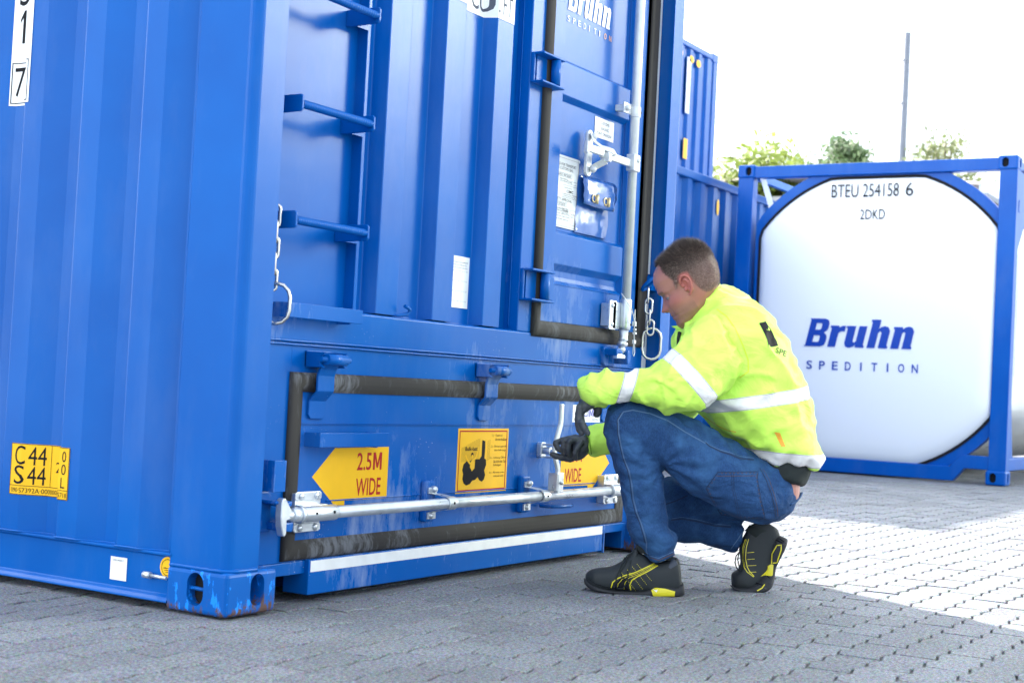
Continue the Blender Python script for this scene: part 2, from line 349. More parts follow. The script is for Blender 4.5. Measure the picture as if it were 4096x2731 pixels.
# ---- end wall, upper half: corrugated panels
ep = [(.12,.126),(.640,.126),(.658,.08),(.763,.08),(.781,.126),(.928,.126),(.946,.08),(1.052,.08),(1.07,.126),(1.216,.126),(1.234,.08),(1.337,.08),(1.355,.126),(1.44,.126)]
ew = MB().sheet(ep, .812, H_-.1).build('end_wall', M['blue'], C1, bevel=.003, seg=3)
def end_y(x):
    for (xa,ya),(xb,yb) in zip(ep, ep[1:]):
        if xa <= x <= xb: return ya+(yb-ya)*(x-xa)/(xb-xa)
    return .126
MB().box(.1,W_-.1,.0,.2,H_-.13,H_-.005).build('header', M['blue'], C1, bevel=.004)
# middle beam with sloped ledge
mb = MB().prism([(FY-.004,.709),(FY-.004,.802),(FY,.806),(.13,.814),(.13,.709)], .115, 2.30, 'x').build('cross_beam', M['blue_low'], C1, bevel=.0015)
# door frame upright left of door
MB().box(1.437,1.528,FY,.14,.8062,H_-.1).build('door_frame', M['blue_low'], C1, bevel=.004, seg=3)
MB().tube([(1.4355,.105+.001*random.random(),.82+i*.01) for i in range(190)], [.0016+.0014*random.random() for _ in range(190)], 6).build('weld_bead', M['blue'], C1)
# plate behind the hatch and around it
lp = MB()
lp.box(.115,.284,FY+.001,.12,.115,.708); lp.box(2.262,2.43,FY+.001,.12,.115,.708); lp.box(.284,2.262,FY+.001,.12,.622,.708); lp.box(.284,2.262,FY+.001,.12,.100,.124)
lp.build('end_frame', M['blue_low'], C1, bevel=.001)
MB().box(2.30,2.43,FY,.12,.7085,H_-.1).build('door_frame', M['blue'], C1)
for z in (.7125,.7025):
    MB().tube([(.13+i*.03, FY-.004, z+.0008*random.random()) for i in range(76)], [.0028+.0008*random.random() for _ in range(76)], 6).build('weld_bead', M['blue_low'], C1)
for z in (.595,.118): MB().tube([(.12,FY,z),(.165,FY-.001,z)], .007, 8).build('weld_bead', M['blue_low'], C1)
# sill with fork pockets
sl = MB(); sl.box(.380,2.092,.05,.14,.022,.1185)
s1 = sl.build('sill', M['blue_low'], C1, bevel=.003)
MB().box(.19,.385,.066,.14,.080,.1145).build('pocket_lintel', M['blue_low'], C1, bevel=.002)
MB().box(2.088,2.32,.066,.14,.083,.1145).box(2.285,2.32,.068,.14,.016,.084).box(2.094,2.104,.047,.14,.014,.088).build('pocket_lintel', M['blue_low'], C1, bevel=.002)
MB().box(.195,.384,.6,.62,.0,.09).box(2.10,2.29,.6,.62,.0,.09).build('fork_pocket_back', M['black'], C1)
MB().box(.40,2.08,.14,.9,.03,.11).build('cross_member', M['blue_dark'], C1)
MB().box(.387,2.086,.0492,.0498,.0845,.1150).build('reflective_stripe', M['tape'], C1)

# ---- discharge hatch
def gasket_frame(x0,x1,z0,z1,w,h,parent,name='gasket'):
    prof = [(0,0),(0,h*.45),(w*.12,h*.8),(w*.3,h),(w*.55,h*.98),(w*.8,h*.6),(w*.9,h*.35),(w,h*.3),(w,0)]
    vs = []; fs = []; n = len(prof)
    for a,b in prof: vs += [(x0+a,FY-b,z0+a),(x1-a,FY-b,z0+a),(x1-a,FY-b,z1-a),(x0+a,FY-b,z1-a)]
    for i in range(n-1):
        for k in range(4): fs.append((i*4+k,i*4+(k+1)%4,i*4+4+(k+1)%4,i*4+4+k))
    return MB().add(vs, fs, True).build(name, M['rubber'], parent)
H = MB().box(.30,2.235,FY-.001,FY+.04,.14,.61).build('discharge_hatch', M['blue_low'], C1)
gasket_frame(.279,2.266,.1195,.6290,.053,.017,H)
MB().box(.333,2.21,FY-.003,FY,.4895,.4905).box(.333,2.21,FY-.004,FY,.4865,.4880).build('hatch_seam', M['blue_low'], H)
MB().tube([(.46+i*.02,FY-.002,.2745+.0006*random.random()) for i in range(80)], .002, 6).build('weld_bead', M['blue_low'], H)
# hinges
for x in (.345, 1.198, 2.05):
    hg = MB()
    for xx in (x-.006, x+.090):
        hg.prism([(FY,.645),(.005,.645)]+arc(.0,.666,.020,-60,60,4)+[(.005,.687),(FY,.687)], xx, xx+.011, 'x')
    hg.box(x-.006,x+.101,FY-.006,FY,.644,.690)
    ho = hg.build('hinge', M['blue_low'], H, bevel=.003)
    MB().tube([(x+.006,.006,.667),(x+.091,.006,.667)], .0155, 16).build('hinge_barrel', M['blue_low'], ho)
    MB().tube([(x-.016,.006,.667),(x+.11,.006,.667)], .007, 10).build('hinge_pin', M['blue'], ho)
    st = [(x+.05,.010,.672),(x+.05,.020,.655),(x+.05,.030,.640),(x+.05,.036,.622),(x+.05,.036,.580),(x+.049,.048,.566),(x+.047,.060,.552),(x+.047,.061,.515),(x+.047,.061,.503)]
    vs = []
    for i,(a,b,c) in enumerate(st):
        wd = .036 if i < len(st)-1 else .026
        vs += [(a-wd,b,c),(a+wd,b,c),(a+wd,b+.008,c),(a-wd,b+.008,c)]
    fs = [(i*4+k, i*4+(k+1)%4, i*4+4+(k+1)%4, i*4+4+k) for i in range(len(st)-1) for k in range(4)]+[(0,1,2,3),(len(vs)-1,len(vs)-2,len(vs)-3,len(vs)-4)]
    MB().add(vs, fs).build('hinge_strap', M['blue_low'], ho, bevel=.002)
# bent plate steps
def step(x0,x1,z0,z1,yb,yf,parent):
    t = .006
    o = MB().prism([(x0-.004,yb),(x0+.004,yf),(x1,yf),(x1,yf+t),(x0+.012,yf+t),(x0+.005,yb)], z0, z1).build('step_bracket', M['blue_low'], parent, bevel=.0012)
    MB().box(x1-.05,x1-.043,yf+t,yb,z0-.004,z1).box(x0+.16,x0+.166,yf+t,yb,z0+.004,z1-.004).build('step_rib', M['blue_low'], o)
step(.358,.674,.4275,.4665, FY, .02, H)
step(.196,.514,.7725,.8115, FY-.003, .015, C1)
MB().prism([(.168,FY),(.172,.012),(.219,.012),(.219,.018),(.178,.018),(.178,FY)], .3135, .3955).build('hatch_bracket', M['blue_low'], C1, bevel=.001)
# lock bar
BZ = .252
lb_ = MB().tube([(.262,.0,BZ),(2.15,.0,BZ)], .0165, 20).build('lock_bar', M['galv'], H)
for x0 in (.275, 2.045):
    MB().tube([(x0,.0,BZ),(x0+.003,.0,BZ),(x0+.138,.0,BZ),(x0+.141,.0,BZ)], [.020,.0215,.0215,.020], 22).tube([(x0-.014,.0,BZ),(x0,.0,BZ)], .0235, 22).build('bar_sleeve', M['galv'], lb_)
    pl = MB()
    for z in (.283,.198):
        pl.prism([(x0+.018+a*.112, z+b*.024) for a,b in ((.06,0),(.94,0),(1,.2),(1,.8),(.94,1),(.06,1),(0,.8),(0,.2))], .038, .044, 'y')
        for xr in (x0+.042, x0+.106):
            pl.ball((xr,.037,z+.012), .010, 12, (1,.6,1))
    pl.box(x0+.022,x0+.126,.012,.040,.2305,.2375); pl.box(x0+.022,x0+.126,.012,.040,.2655,.2735); pl.box(x0+.02,x0+.128,.040,FY,.2,.303)
    pl.build('bearing_plate', M['galv'], lb_, bevel=.002)
    MB().ball((x0+.04,-.0205,BZ+.003), .0045,8).ball((x0+.115,-.0205,BZ+.003), .0045,8).build('grease_hole', M['black'], lb_)
for x0 in (.922, 1.492):
    gd = MB()
    ring = [(0.0+.0205*math.cos(a), BZ+.0205*math.sin(a)) for a in [math.radians(q) for q in range(60,301,20)]]
    # strap clip: flat ears top and bottom, curved band round the bar
    band = [(.042,.298),(.042,.280),(.030,.276)]+[( .0-.0205*math.cos(math.radians(q)), BZ+.0205*math.sin(math.radians(q))) for q in range(105,-106,-15)]+[(.030,.228),(.042,.222),(.042,.202)]
    vs = []; 
    for i,(y,z) in enumerate(band):
        sh = .0 if (i<2 or i>=len(band)-2) else .030
        wd = .0215
        vs += [(x0+sh,y-.002,z),(x0+sh+2*wd,y-.002,z),(x0+sh+2*wd,y+.003,z),(x0+sh,y+.003,z)]
    gd.add(vs, [(i*4+k, i*4+(k+1)%4, i*4+4+(k+1)%4, i*4+4+k) for i in range(len(band)-1) for k in range(4)]+[(0,1,2,3)])
    gd.ball((x0+.020,.036,.293),.011,12,(1,1.3,1)).ball((x0+.018,.040,.212),.010,12,(1,.7,1))
    g_ = gd.build('bar_guide', M['galv'], lb_, bevel=.001)
    MB().box(x0-.006,x0+.048,.046,FY,.192,.318).build('guide_pad', M['blue_low'], lb_, bevel=.008)
    MB().ball((x0+.052,-.0215,BZ+.002), .0045,8).build('grease_hole', M['black'], lb_)
# cam end and keeper on the left
MB().tube([(.232,.0,BZ),(.262,.0,BZ)], [.019,.0205], 18).tube([(.205,.0,BZ),(.236,.0,BZ)], [.010,.018], 14).build('cam_neck', M['galv'], lb_)
MB().prism([(.182,.292),(.19,.300),(.197,.298),(.226,.262),(.232,.258),(.232,.246),(.205,.240),(.205,.205),(.199,.198),(.192,.202),(.184,.225),(.181,.25)], -.012, .010, 'y').build('cam', M['galv'], lb_, bevel=.003)
MB().prism([(.155,.215),(.16,.205),(.215,.205),(.215,.300),(.2,.312),(.165,.312),(.155,.302)], .052, FY, 'y').prism([(.172,.292),(.225,.287),(.238,.290),(.238,.276),(.222,.272),(.19,.283),(.172,.282)], .0, .06, 'y').prism([(.196,.232),(.238,.236),(.240,.222),(.236,.208),(.200,.212)], -.006, .06, 'y').build('cam_keeper', M['blue_low'], C1, bevel=.004)
# handle standing up from the bar, with its hub and retainer
hp = [(1.606,-.022,.262),(1.603,-.022,.318),(1.601,-.022,.345),(1.578,-.022,.385),(1.572,-.022,.405),(1.574,-.022,.425),(1.585,-.022,.452),(1.605,-.022,.495),(1.607,-.022,.510),(1.607,-.022,.560),(1.607,-.022,.567)]
ha = MB().flatbar(hp, .021, .012).build('lock_handle', M['galv_w'], H, bevel=.004)
MB().box(1.588,1.626,-.034,-.016,.262,.332).box(1.582,1.590,-.034,.004,.268,.330).ball((1.607,-.036,.297),.007).build('handle_hub', M['galv'], ha, bevel=.003)
MB().prism([(1.610,.376),(1.636,.376),(1.640,.382),(1.640,.424),(1.634,.430),(1.612,.430),(1.606,.424),(1.606,.382)], .05, FY, 'y').tube([(1.622,.02,.402),(1.622,.05,.402)], .013, 14).ball((1.60,.0,.400),.011).box(1.618,1.64,-.0,.05,.376,.384).box(1.612,1.634,-.002,.05,.420,.427).build('handle_retainer', M['galv'], H, bevel=.002)
MB().tube([(1.63,.06,.210),(1.66,.03,.208),(1.70,.015,.208),(1.76,.012,.208),(1.79,.02,.207)], [.006,.007,.007,.007,.006], 10).build('tie_ring', M['blue_low'], C1)
MB().tube([(.745,.09,.815),(.765,.075,.813),(.80,.066,.820),(.806,.062,.832),(.790,.060,.838),(.774,.060,.842)], .0055, 8).build('tie_hook', M['blue'], C1)

# ---- ladder
ld = MB().box(.563,.578,.090,.130,.815,H_-.13).build('ladder', M['blue'], C1, bevel=.002)
for i in range(7):
    z = 1.029+.3085*i
    if z > 2.75: break
    rg = MB()
    # deformed bar rung
    pts = []; rr = []
    for q in range(121):
        pts.append((.205+(.505-.205)*q/120, .018, z)); rr.append(.0095+(.0022 if q%4<2 else 0))
    rg.tube(pts, rr, 12); r_ = rg.build('rung', M['blue'], ld)
    def brk(xa, xb, y0):
        return MB().prism([(y0,z-.024),(.012,z-.022),(.006,z-.016),(.006,z+.018),(.012,z+.024),(y0,z+.024)], xa, xb, 'x')
    brk(.505,.513,.126).build('rung_bracket', M['blue'], ld, bevel=.002)
    MB().box(.513,.566,.088,.094,z-.024,z+.024).build('rung_gusset', M['blue'], ld)
    brk(.194,.202,.126).build('rung_bracket', M['blue'], ld, bevel=.002)

# ---- personnel door
D = MB().box(1.572,2.338,FY+.022,FY+.05,.845,H_-.13).build('door', M['blue'], C1)
dl = MB()
# pressed profile (y,z) of the leaf between the side stiles
dp = [(FY+.021,.853),(FY,.857),(FY,.862),(FY+.012,.9),(FY+.012,.975)]
dp = [(FY+.004,.853),(FY+.004,.984),(FY+.001,.986),(FY+.018,1.000),(FY+.021,1.014),(FY+.021,1.036),(FY,1.058),(FY,1.166),(FY+.012,1.176),(FY+.021,1.180),(FY+.021,1.640),(FY,1.657),(FY,1.773),(FY+.021,1.786),(FY+.021,2.75)]
dl.sheet([(a,b) for a,b in dp], 1.664, 2.178, 'x'); dl.build('door_panel', M['blue_low'], D, bevel=.002)
st_ = MB().box(1.576,1.665,FY-.0005,FY+.03,.85,2.77); st_.prism([(2.176,FY+.021),(2.19,FY),(2.332,FY),(2.332,FY+.03),(2.176,FY+.03)], .85, 2.77)
st_.build('door_stile', M['blue_low'], D, bevel=.002)
MB().tube([(2.181,FY+.014,1.19+i*.009) for i in range(160)], [.002+.0012*random.random() for _ in range(160)], 6).build('weld_bead', M['blue'], D)
gasket_frame(1.523,2.381,.7945,H_-.14,.056,.019,D)
MB().box(2.383,2.4185,FY-.0015,FY-.0005,.712,1.017).box(2.383,2.4185,FY-.0015,FY-.0005,1.088,H_-.15).build('reflective_stripe', M['tape'], C1)
# hinges
for z0,z1 in ((.915,1.016),(1.655,1.752)):
    h_ = MB()
    for z in (z0,z1): h_.box(1.437,1.590,.018,FY,z-.004,z+.004)
    h_.box(1.437,1.447,.055,FY,z0,z1)
    ho = h_.build('hinge', M['blue_low'], D, bevel=.003)
    MB().tube([(1.548,.034,z0+.006),(1.548,.034,z1-.006)], .017, 16).build('hinge_barrel', M['blue_low'], ho)
    MB().box(1.548,1.628,.045,.055,z0+.008,z1-.012).box(1.618,1.628,.05,FY,z0+.008,z1-.012).build('hinge_leaf', M['blue_low'], ho, bevel=.002)
    MB().box(1.46,1.53,FY-.012,FY,z0,z1).build('hinge_backing', M['blue'], ho)  # backing block in the plain container blue
# vertical lock rod
VX = 2.132; VY = .02
vr = MB().tube([(VX,VY,.965),(VX,VY,H_-.12)], .0172, 20).build('lock_rod', M['galv_w'], D)
MB().tube([(VX-.002,VY,.852),(VX-.002,VY,.862),(VX-.002,VY,.962),(VX-.002,VY,.968)], [.020,.0225,.0225,.020], 20).build('rod_sleeve', M['galv'], vr)
MB().tube([(VX-.006,VY,.850),(VX-.008,VY,.822),(VX-.009,VY,.815),(VX-.010,VY,.806)], [.017,.016,.019,.013], 16).tube([(VX-.012,VY,.806),(VX-.014,VY,.800),(VX-.016,VY,.792),(VX-.016,VY,.786)], [.013,.022,.020,.012], 16).tube([(VX-.016,VY,.786),(VX-.018,VY,.775),(VX-.02,VY,.765)], [.012,.015,.010], 14).build('rod_tip', M['galv'], vr)
MB().prism([(2.045,.74),(2.055,.742),(2.11,.742),(2.11,.756),(2.075,.760),(2.045,.758)],.0,.02,'y').build('cam', M['galv'], vr, bevel=.003)
bp_ = MB().prism([(2.024,.853),(2.028,.848),(2.075,.848),(2.075,.957),(2.028,.957),(2.024,.952)], .030, .036, 'y').box(2.05,2.11,.03,.036,.852,.953).box(2.028,2.072,.036,FY,.86,.945)
for z in (.868,.938): bp_.ball((2.045,.029,z), .0085, 12, (1,.6,1))
bp_.build('bearing_plate', M['galv'], vr, bevel=.002)
MB().ball((VX+.004,VY-.022,.93),.0045,8).ball((VX+.004,VY-.022,.872),.0045,8).build('grease_hole', M['black'], vr)
MB().prism([(2.035,.722),(2.05,.712),(2.12,.712),(2.12,.785),(2.04,.785),(2.03,.775)], .05, FY, 'y').prism([(2.035,.776),(2.062,.780),(2.09,.768),(2.088,.756),(2.06,.762),(2.04,.75)], .0, .06,'y').prism([(2.125,.772),(2.14,.778),(2.158,.764),(2.150,.724),(2.130,.722),(2.126,.74)], .0,.06,'y').build('cam_keeper', M['blue_low'], C1, bevel=.004)
# clip half way up the rod
MB().tube([(VX,VY,1.655),(VX,VY,1.658),(VX,VY,1.694),(VX,VY,1.697)], [.019,.0205,.0205,.019], 20).box(2.055,2.125,.028,.034,1.664,1.704).box(2.06,2.09,.034,FY,1.672,1.695).ball((2.075,.024,1.683),.012,12).build('rod_clip', M['galv_w'], vr, bevel=.002)
MB().ball((VX+.012,VY-.017,1.676),.0045,8).build('grease_hole', M['black'], vr)
# small cable seal hanging by the rod
MB().tube([(2.07,.01,.985),(2.085,.0,.965),(2.115,-.01,.935),(2.14,-.01,.905),(2.155,-.008,.88),(2.158,-.006,.85)], .0018, 6).tube([(2.158,-.006,.895),(2.150,-.006,.90),(2.158,-.006,.93),(2.162,-.006,.90),(2.163,-.004,.84),(2.166,-.004,.82),(2.172,-.004,.79),(2.176,-.004,.768),(2.168,-.004,.755),(2.160,-.004,.765),(2.163,-.004,.80),(2.165,-.004,.82)], .0018, 6).box(2.152,2.164,-.012,.0,.868,.886).box(2.160,2.170,-.010,.0,.852,.860).box(2.162,2.174,-.010,.002,.838,.846).box(2.158,2.170,-.010,.0,.802,.816).build('cable_seal', M['galv_w'], vr)
# turning handle with its hasp
LZ = 1.478
MB().box(1.736,1.860,-.004,.010,LZ-.014,LZ+.014).box(1.722,1.738,-.010,.008,LZ-.022,LZ+.020).box(1.855,2.125,.006,.018,LZ-.016,LZ+.013).box(2.09,2.140,-.008,.028,LZ-.030,LZ+.034).ball((2.118,-.01,LZ+.01),.008).build('door_handle', M['galv_w'], vr, bevel=.004)
MB().prism(stadium(1.858,1.478,.020,.085,8), .056, FY-.001, 'y').ball((1.863,.044,1.540),.013,12).ball((1.866,.044,1.420),.013,12).build('hasp_plate', M['galv_w'], D, bevel=.003)
MB().flatbar([(1.855,.05,1.55),(1.855,.038,1.52),(1.868,.014,1.50),(1.90,-.006,1.492),(1.935,-.008,1.490)], .030, .004, (0,-.8,.6)).box(1.872,1.935,-.012,.004,LZ-.002,LZ+.003).box(1.872,1.892,-.016,.02,LZ-.030,LZ+.0).flatbar([(1.88,.0,1.45),(1.872,.03,1.435),(1.862,.05,1.42)], .03,.004).build('hasp', M['galv_w'], D, bevel=.001)
# document pouch
pc = []
for j in range(9):
    z = 1.187+(1.395-1.187)*j/8
    for i in range(9):
        x = 1.822+(2.066-1.822)*i/8; x += (.02*(j/8)) * (1 if i>4 else .4)
        y = FY+.014-.010*math.sin(PI*i/8)*(.6+.4*math.sin(j*1.3))-.003*math.sin(i*2.1+j*1.7)
        pc.append((x,y,z))
MB().add(pc, [(j*9+i,j*9+i+1,j*9+i+10,j*9+i+9) for j in range(8) for i in range(8)], True).build('document_pouch', M['vinyl'], D)
pf = []
for j in range(8):
    z = 1.292+(1.397-1.292)*j/7
    for i in range(9):
        x = 1.836+(2.096-1.836)*i/8 - (.03*(1-j/7)**2 if i==8 else 0)
        y = FY-.012-.006*math.sin(PI*i/8)+.012*(j/7)**4-.0025*math.sin(i*1.7+j*2.2)
        pf.append((x,y,z-(.006*math.sin(PI*i/8) if j==0 else 0)))
po = MB().add(pf, [(j*9+i,j*9+i+1,j*9+i+10,j*9+i+9) for j in range(7) for i in range(8)], True).build('pouch_flap', M['vinyl'], D)
sd_ = po.modifiers.new('s','SOLIDIFY'); sd_.thickness = .003
tb = MB()
for x in (1.912,2.002):
    for dx in (0,): tb.tube([(x-.012+.014*math.cos(q*PI/8), .052, 1.318+.013*math.sin(q*PI/8)) for q in range(16)], .003, 8, closed=True)
    tb.tube([(x,.046,1.300),(x+.004,.046,1.334)], .0055, 10)
tb.build('pouch_toggle', M['brass'], D)

# ---- chains with a long end ring at both corner posts
def link(mb, c, ax, hw, hh, r, tw):
    # stadium ring in the plane spanned by z and horizontal direction at angle tw
    u = Vector((math.cos(tw), math.sin(tw), 0)); pts = []
    for a,b in arc(0,hh-hw,hw,0,180,6)+arc(0,-hh+hw,hw,180,360,6): pts.append(Vector(c)+u*a+Vector((0,0,b)))
    mb.tube(pts, r, 8, closed=True)
ch = MB()
for i in range(4): link(ch, (2.318+.011*i,.022,.997-.041*i), None, .013,.030,.0042, -1.0 if i%2 else .5)
link(ch, (2.360,.018,.811), None, .036,.061,.0055, -1.0)
ch.build('chain', M['steel'], C1)
MB().tube([(2.340+.022*math.cos(q*PI/8),.03-.028*math.sin(q*PI/8),1.045+.026*math.sin(q*PI/8)) for q in range(16)], .0065, 8, closed=True).box(2.36,2.40,.03,.06,1.02,1.075).box(2.384,2.415,FY-.003,FY-.0005,1.018,1.086).build('chain_lug', M['blue'], C1)
ch = MB()
for i in range(5): link(ch, (.160+.003*(i%2),.045,1.035-.042*i), None, .011,.029,.0042, .9 if i%2 else -.6)
link(ch, (.168,.036,.805), None, .036,.053,.0052, -1.0)
ch.build('chain', M['steel'], C1)

# ---- stickers and lettering on the end wall
def EX(y): return lambda u,v: (u, y, v)
def sticker(name, polys, lets, parent, y):
    """polys: [(material, polygon)], lets: [(material, text, x0,x1,z0,z1, opts)]"""
    root = None
    for i,(mt,poly) in enumerate(polys):
        o = MB().add([(a, y-.0004*(i+1), b) for a,b in poly], [tuple(range(len(poly)))]).build(name if i==0 else 'print', mt, parent if i==0 else root)
        if i==0: root = o
    by = {}
    for mt,s,x0,x1,z0,z1,op in lets: put_text(by.setdefault(mt.name,(mt,MB()))[1], s, x0,x1,z0,z1, EX(y-.0004*(len(polys)+1)), **op)
    for mt,mb_ in by.values(): mb_.build('lettering', mt, root)
    return root
B = dict(bold=.012); R_ = lambda x0,x1,z0,z1: [(x0,z0),(x1,z0),(x1,z1),(x0,z1)]
def frame_(x0,x1,z0,z1,t): return [R_(x0,x1,z1-t,z1),R_(x0,x1,z0,z0+t),R_(x0,x0+t,z0+t,z1-t),R_(x1-t,x1,z0+t,z1-t)]
sticker('width_sign', [(M['yellow'],[(.395,.343),(.49,.4215),(.744,.4225),(.745,.272),(.545,.272),(.545,.259),(.499,.2605)])],
        [(M['red'],'2.5',.594,.662,.356,.407,B),(M['red'],'#M',.670,.712,.356,.407,B),(M['red'],'WIDE',.594,.712,.283,.333,B)], H, FY-.001)
sticker('width_sign', [(M['yellow'],[(1.780,.271),(1.988,.268),(1.988,.260),(2.027,.259),(2.151,.347),(2.07,.4215),(1.780,.4215)])],
        [(M['red'],'2.5',1.812,1.884,.356,.407,B),(M['red'],'#M',1.892,1.935,.356,.407,B),(M['red'],'WIDE',1.812,1.935,.283,.333,B)], H, FY-.001)
# warning sign about bulk cargo
X0,X1,Z0,Z1 = 1.110,1.415,.2695,.477
def sx(a): return X0+(X1-X0)*a
def sz(b): return Z0+(Z1-Z0)*b
blob = [(.13,.45),(.11,.36),(.13,.30),(.12,.22),(.15,.15),(.20,.12),(.27,.14),(.31,.19),(.37,.20),(.41,.24),(.45,.19),(.50,.165),(.54,.20),(.56,.27),(.535,.34),(.57,.43),(.56,.51),(.53,.53),(.535,.70),(.53,.80),(.47,.82),(.47,.57),(.43,.52),(.38,.52),(.35,.52),(.345,.38),(.30,.34),(.285,.34),(.25,.47),(.19,.50)]
blob2 = [(.26,.50),(.30,.525),(.29,.475),(.26,.47),(.23,.49)]
wall = [(.07,.48),(.08,.70),(.43,.85),(.41,.54),(.20,.52),(.19,.48)]
import itertools
def hatch_lines(x0,x1,za,zb,n):
    out=[]
    for i in range(n):
        z = za+(zb-za)*i/(n-1); t=.0012
        out.append([(sx(x0),sz(z)),(sx(x1),sz(z)),(sx(x1),sz(z)+t*.6),(sx(x0),sz(z)+t*.6)])
    return out
polys = [(M['yellow'], R_(X0,X1,Z0,Z1))]
polys += [(M['red'], p) for p in frame_(X0+.0085,X1-.0085,Z0+.0065,Z1-.0065,.0045)]
root_sign = sticker('warning_sign', polys[:1], [(M['ink'],'Bulk-last',sx(.15),sx(.38),sz(.655),sz(.715),dict(bold=.02))]+
   [(M['ink'],t,sx(a),sx(b),sz(c),sz(c+.045),{}) for t,a,b,c in (('1.) - Oppna ej',.66,.87,.865),('dörren-bulklast',.73,.96,.805),('2.) - Do not open the',.645,.97,.69),('door-bulk cargo',.72,.96,.63),
    ('3.) - Achtung: Öffnen',.635,.97,.515),('Sie nicht die Tür-',.715,.97,.455),('Schüttgut!',.715,.87,.395),('4.) - Älä avaa ovea-',.635,.945,.28),('vyöryvä Lasti',.72,.93,.22))], H, FY-.001)
mb = MB()
for p in frame_(X0+.0085,X1-.0085,Z0+.0065,Z1-.0065,.0045): mb.add([(a,FY-.0018,b) for a,b in p],[(0,1,2,3)])
mb.build('print', M['red'], root_sign)
mb = MB()
for p in (blob,blob2,[(.262,.60),(.275,.625),(.30,.625),(.312,.60),(.312,.575),(.262,.575)]): mb.add([(sx(a),FY-.0019,sz(b)) for a,b in p],[tuple(range(len(p)))])
for i in range(22):
    t = i/21; z = .49+.34*t; x1_ = .43-.01*(1-t); x0_ = .075 if z<.70 else .08+(z-.70)/.15*.35
    if x1_-x0_>.01: mb.add([(sx(a),FY-.0017,sz(b)) for a,b in ((x0_,z),(x1_,z),(x1_,z+.003),(x0_,z+.003))],[(0,1,2,3)])
for i in range(18):
    z = .50+.30*i/17; mb.add([(sx(a),FY-.0017,sz(b)) for a,b in ((.575,z),(.635,z+.01),(.635,z+.013),(.575,z+.003))],[(0,1,2,3)])
mb.build('print', M['ink'], root_sign)
mb = MB()   # little figure with raised arms
for p in ([(.25,.40),(.29,.345),(.335,.40),(.34,.50),(.30,.53),(.255,.47)],[(.255,.47),(.20,.53),(.165,.60),(.15,.60),(.155,.57),(.19,.50),(.245,.44)],[(.33,.49),(.375,.55),(.41,.70),(.40,.71),(.385,.66),(.35,.56),(.31,.52)],[(.275,.59),(.30,.595),(.305,.555),(.29,.535),(.275,.555)]): mb.add([(sx(a),FY-.0022,sz(b)) for a,b in p],[tuple(range(len(p)))])
mb.build('print', M['yellow'], root_sign)
sticker('maker_sticker', [(M['white'], R_(1.849,2.060,.5005,.5635))],[(M['logob'],'CI',1.930,1.967,.520,.550,B),(M['logob'],'#M',1.973,2.007,.520,.550,B),(M['logob'],'C',2.013,2.048,.520,.550,B),(M['inkgrey'],'NANTONG',1.995,2.045,.508,.514,{})], H, FY-.001)
# customs sticker, safety plate, company name on the door
sticker('customs_sticker', [(M['white'], R_(1.945,2.095,1.557,1.632))],[(M['ink'],'CUSTOMS',1.985,2.058,1.609,1.6195,{}),(M['ink'],'SEALING',1.990,2.054,1.589,1.5995,{}),(M['ink'],'POINT ON ROOF',1.960,2.080,1.569,1.5795,{})], D, FY+.0195)
PX0,PX1,PZ0,PZ1 = 1.63,1.837,1.192,1.449
T = []
def row(s,a,b,z,h,**k): T.append((M['ink'],s,PX0+(PX1-PX0)*a,PX0+(PX1-PX0)*b,PZ0+(PZ1-PZ0)*z,PZ0+(PZ1-PZ0)*(z+h),k))
row('APPROVED FOR TRANSPORT',.02,.90,.855,.042); row('UNDER CUSTOMS SEAL',.10,.80,.80,.042); row('D/C 16955 BV/2020',.12,.72,.715,.035)
row("MANUFACTURER'S NO.",.36,.62,.665,.022); row('OF THE CONTAINER',.36,.60,.635,.022); row('NCSE20S',.63,.78,.64,.020)
row('MANUFACTURED BY:',.52,.78,.555,.018); row('CIMC',.60,.84,.50,.040,bold=.015); row('NANTONG CIMC-SPECIAL TRANSPORTATION',.50,.97,.468,.016); row('EQUIPMENT MANUFACTURE CO.,LTD.',.50,.92,.440,.016)
row('CSC SAFETY APPROVAL',.02,.80,.37,.042); row('D/BV/15726/20',.15,.58,.31,.035)
row('DATE MANUFACTURED  /2020',.15,.68,.25,.020); row('IDENTIFICATION NO.  NCSE20S',.08,.68,.22,.020); row('MAX. OPER. GROSS MASS  36,000 kg  79,370 lbs',.02,.74,.18,.020); row('ALLOW. STACKING LOAD FOR 1.8G  108,000 kg  238,100 lbs',.02,.74,.145,.020); row('TRANSVERSE RACKING TEST FORCE  150,000 newtons',.02,.72,.105,.020); row('ACEP-D',.80,.94,.20,.02); row('HL-1',.80,.90,.165,.02)
pls = sticker('safety_plate', [(M['plate'], R_(PX0,PX1,PZ0,PZ1))], T, D, FY+.017)
mb = MB()
def ln(a,b,c,d,t=.0008):
    x0,x1,z0,z1 = PX0+(PX1-PX0)*a,PX0+(PX1-PX0)*b,PZ0+(PZ1-PZ0)*c,PZ0+(PZ1-PZ0)*d
    for p in frame_(x0,x1,z0,z1,t): mb.add([(q[0],FY+.0158,q[1]) for q in p],[(0,1,2,3)])
ln(.1,.76,.705,.76); ln(.61,.97,.625,.67); ln(.46,.98,.425,.60); ln(.1,.62,.30,.355); ln(.48,.70,.243,.275); ln(.48,.70,.205,.237); ln(.76,.97,.06,.27); ln(.0,.99,.02,.965)
mb.build('print', M['ink'], pls)
mb = MB()
for q in ((PX1-.006,PZ1-.008),(PX1-.006,PZ0+.006)): mb.ball((q[0],FY+.013,q[1]),.006,10,(1,.6,1))
mb.build('rivet', M['galv'], pls)
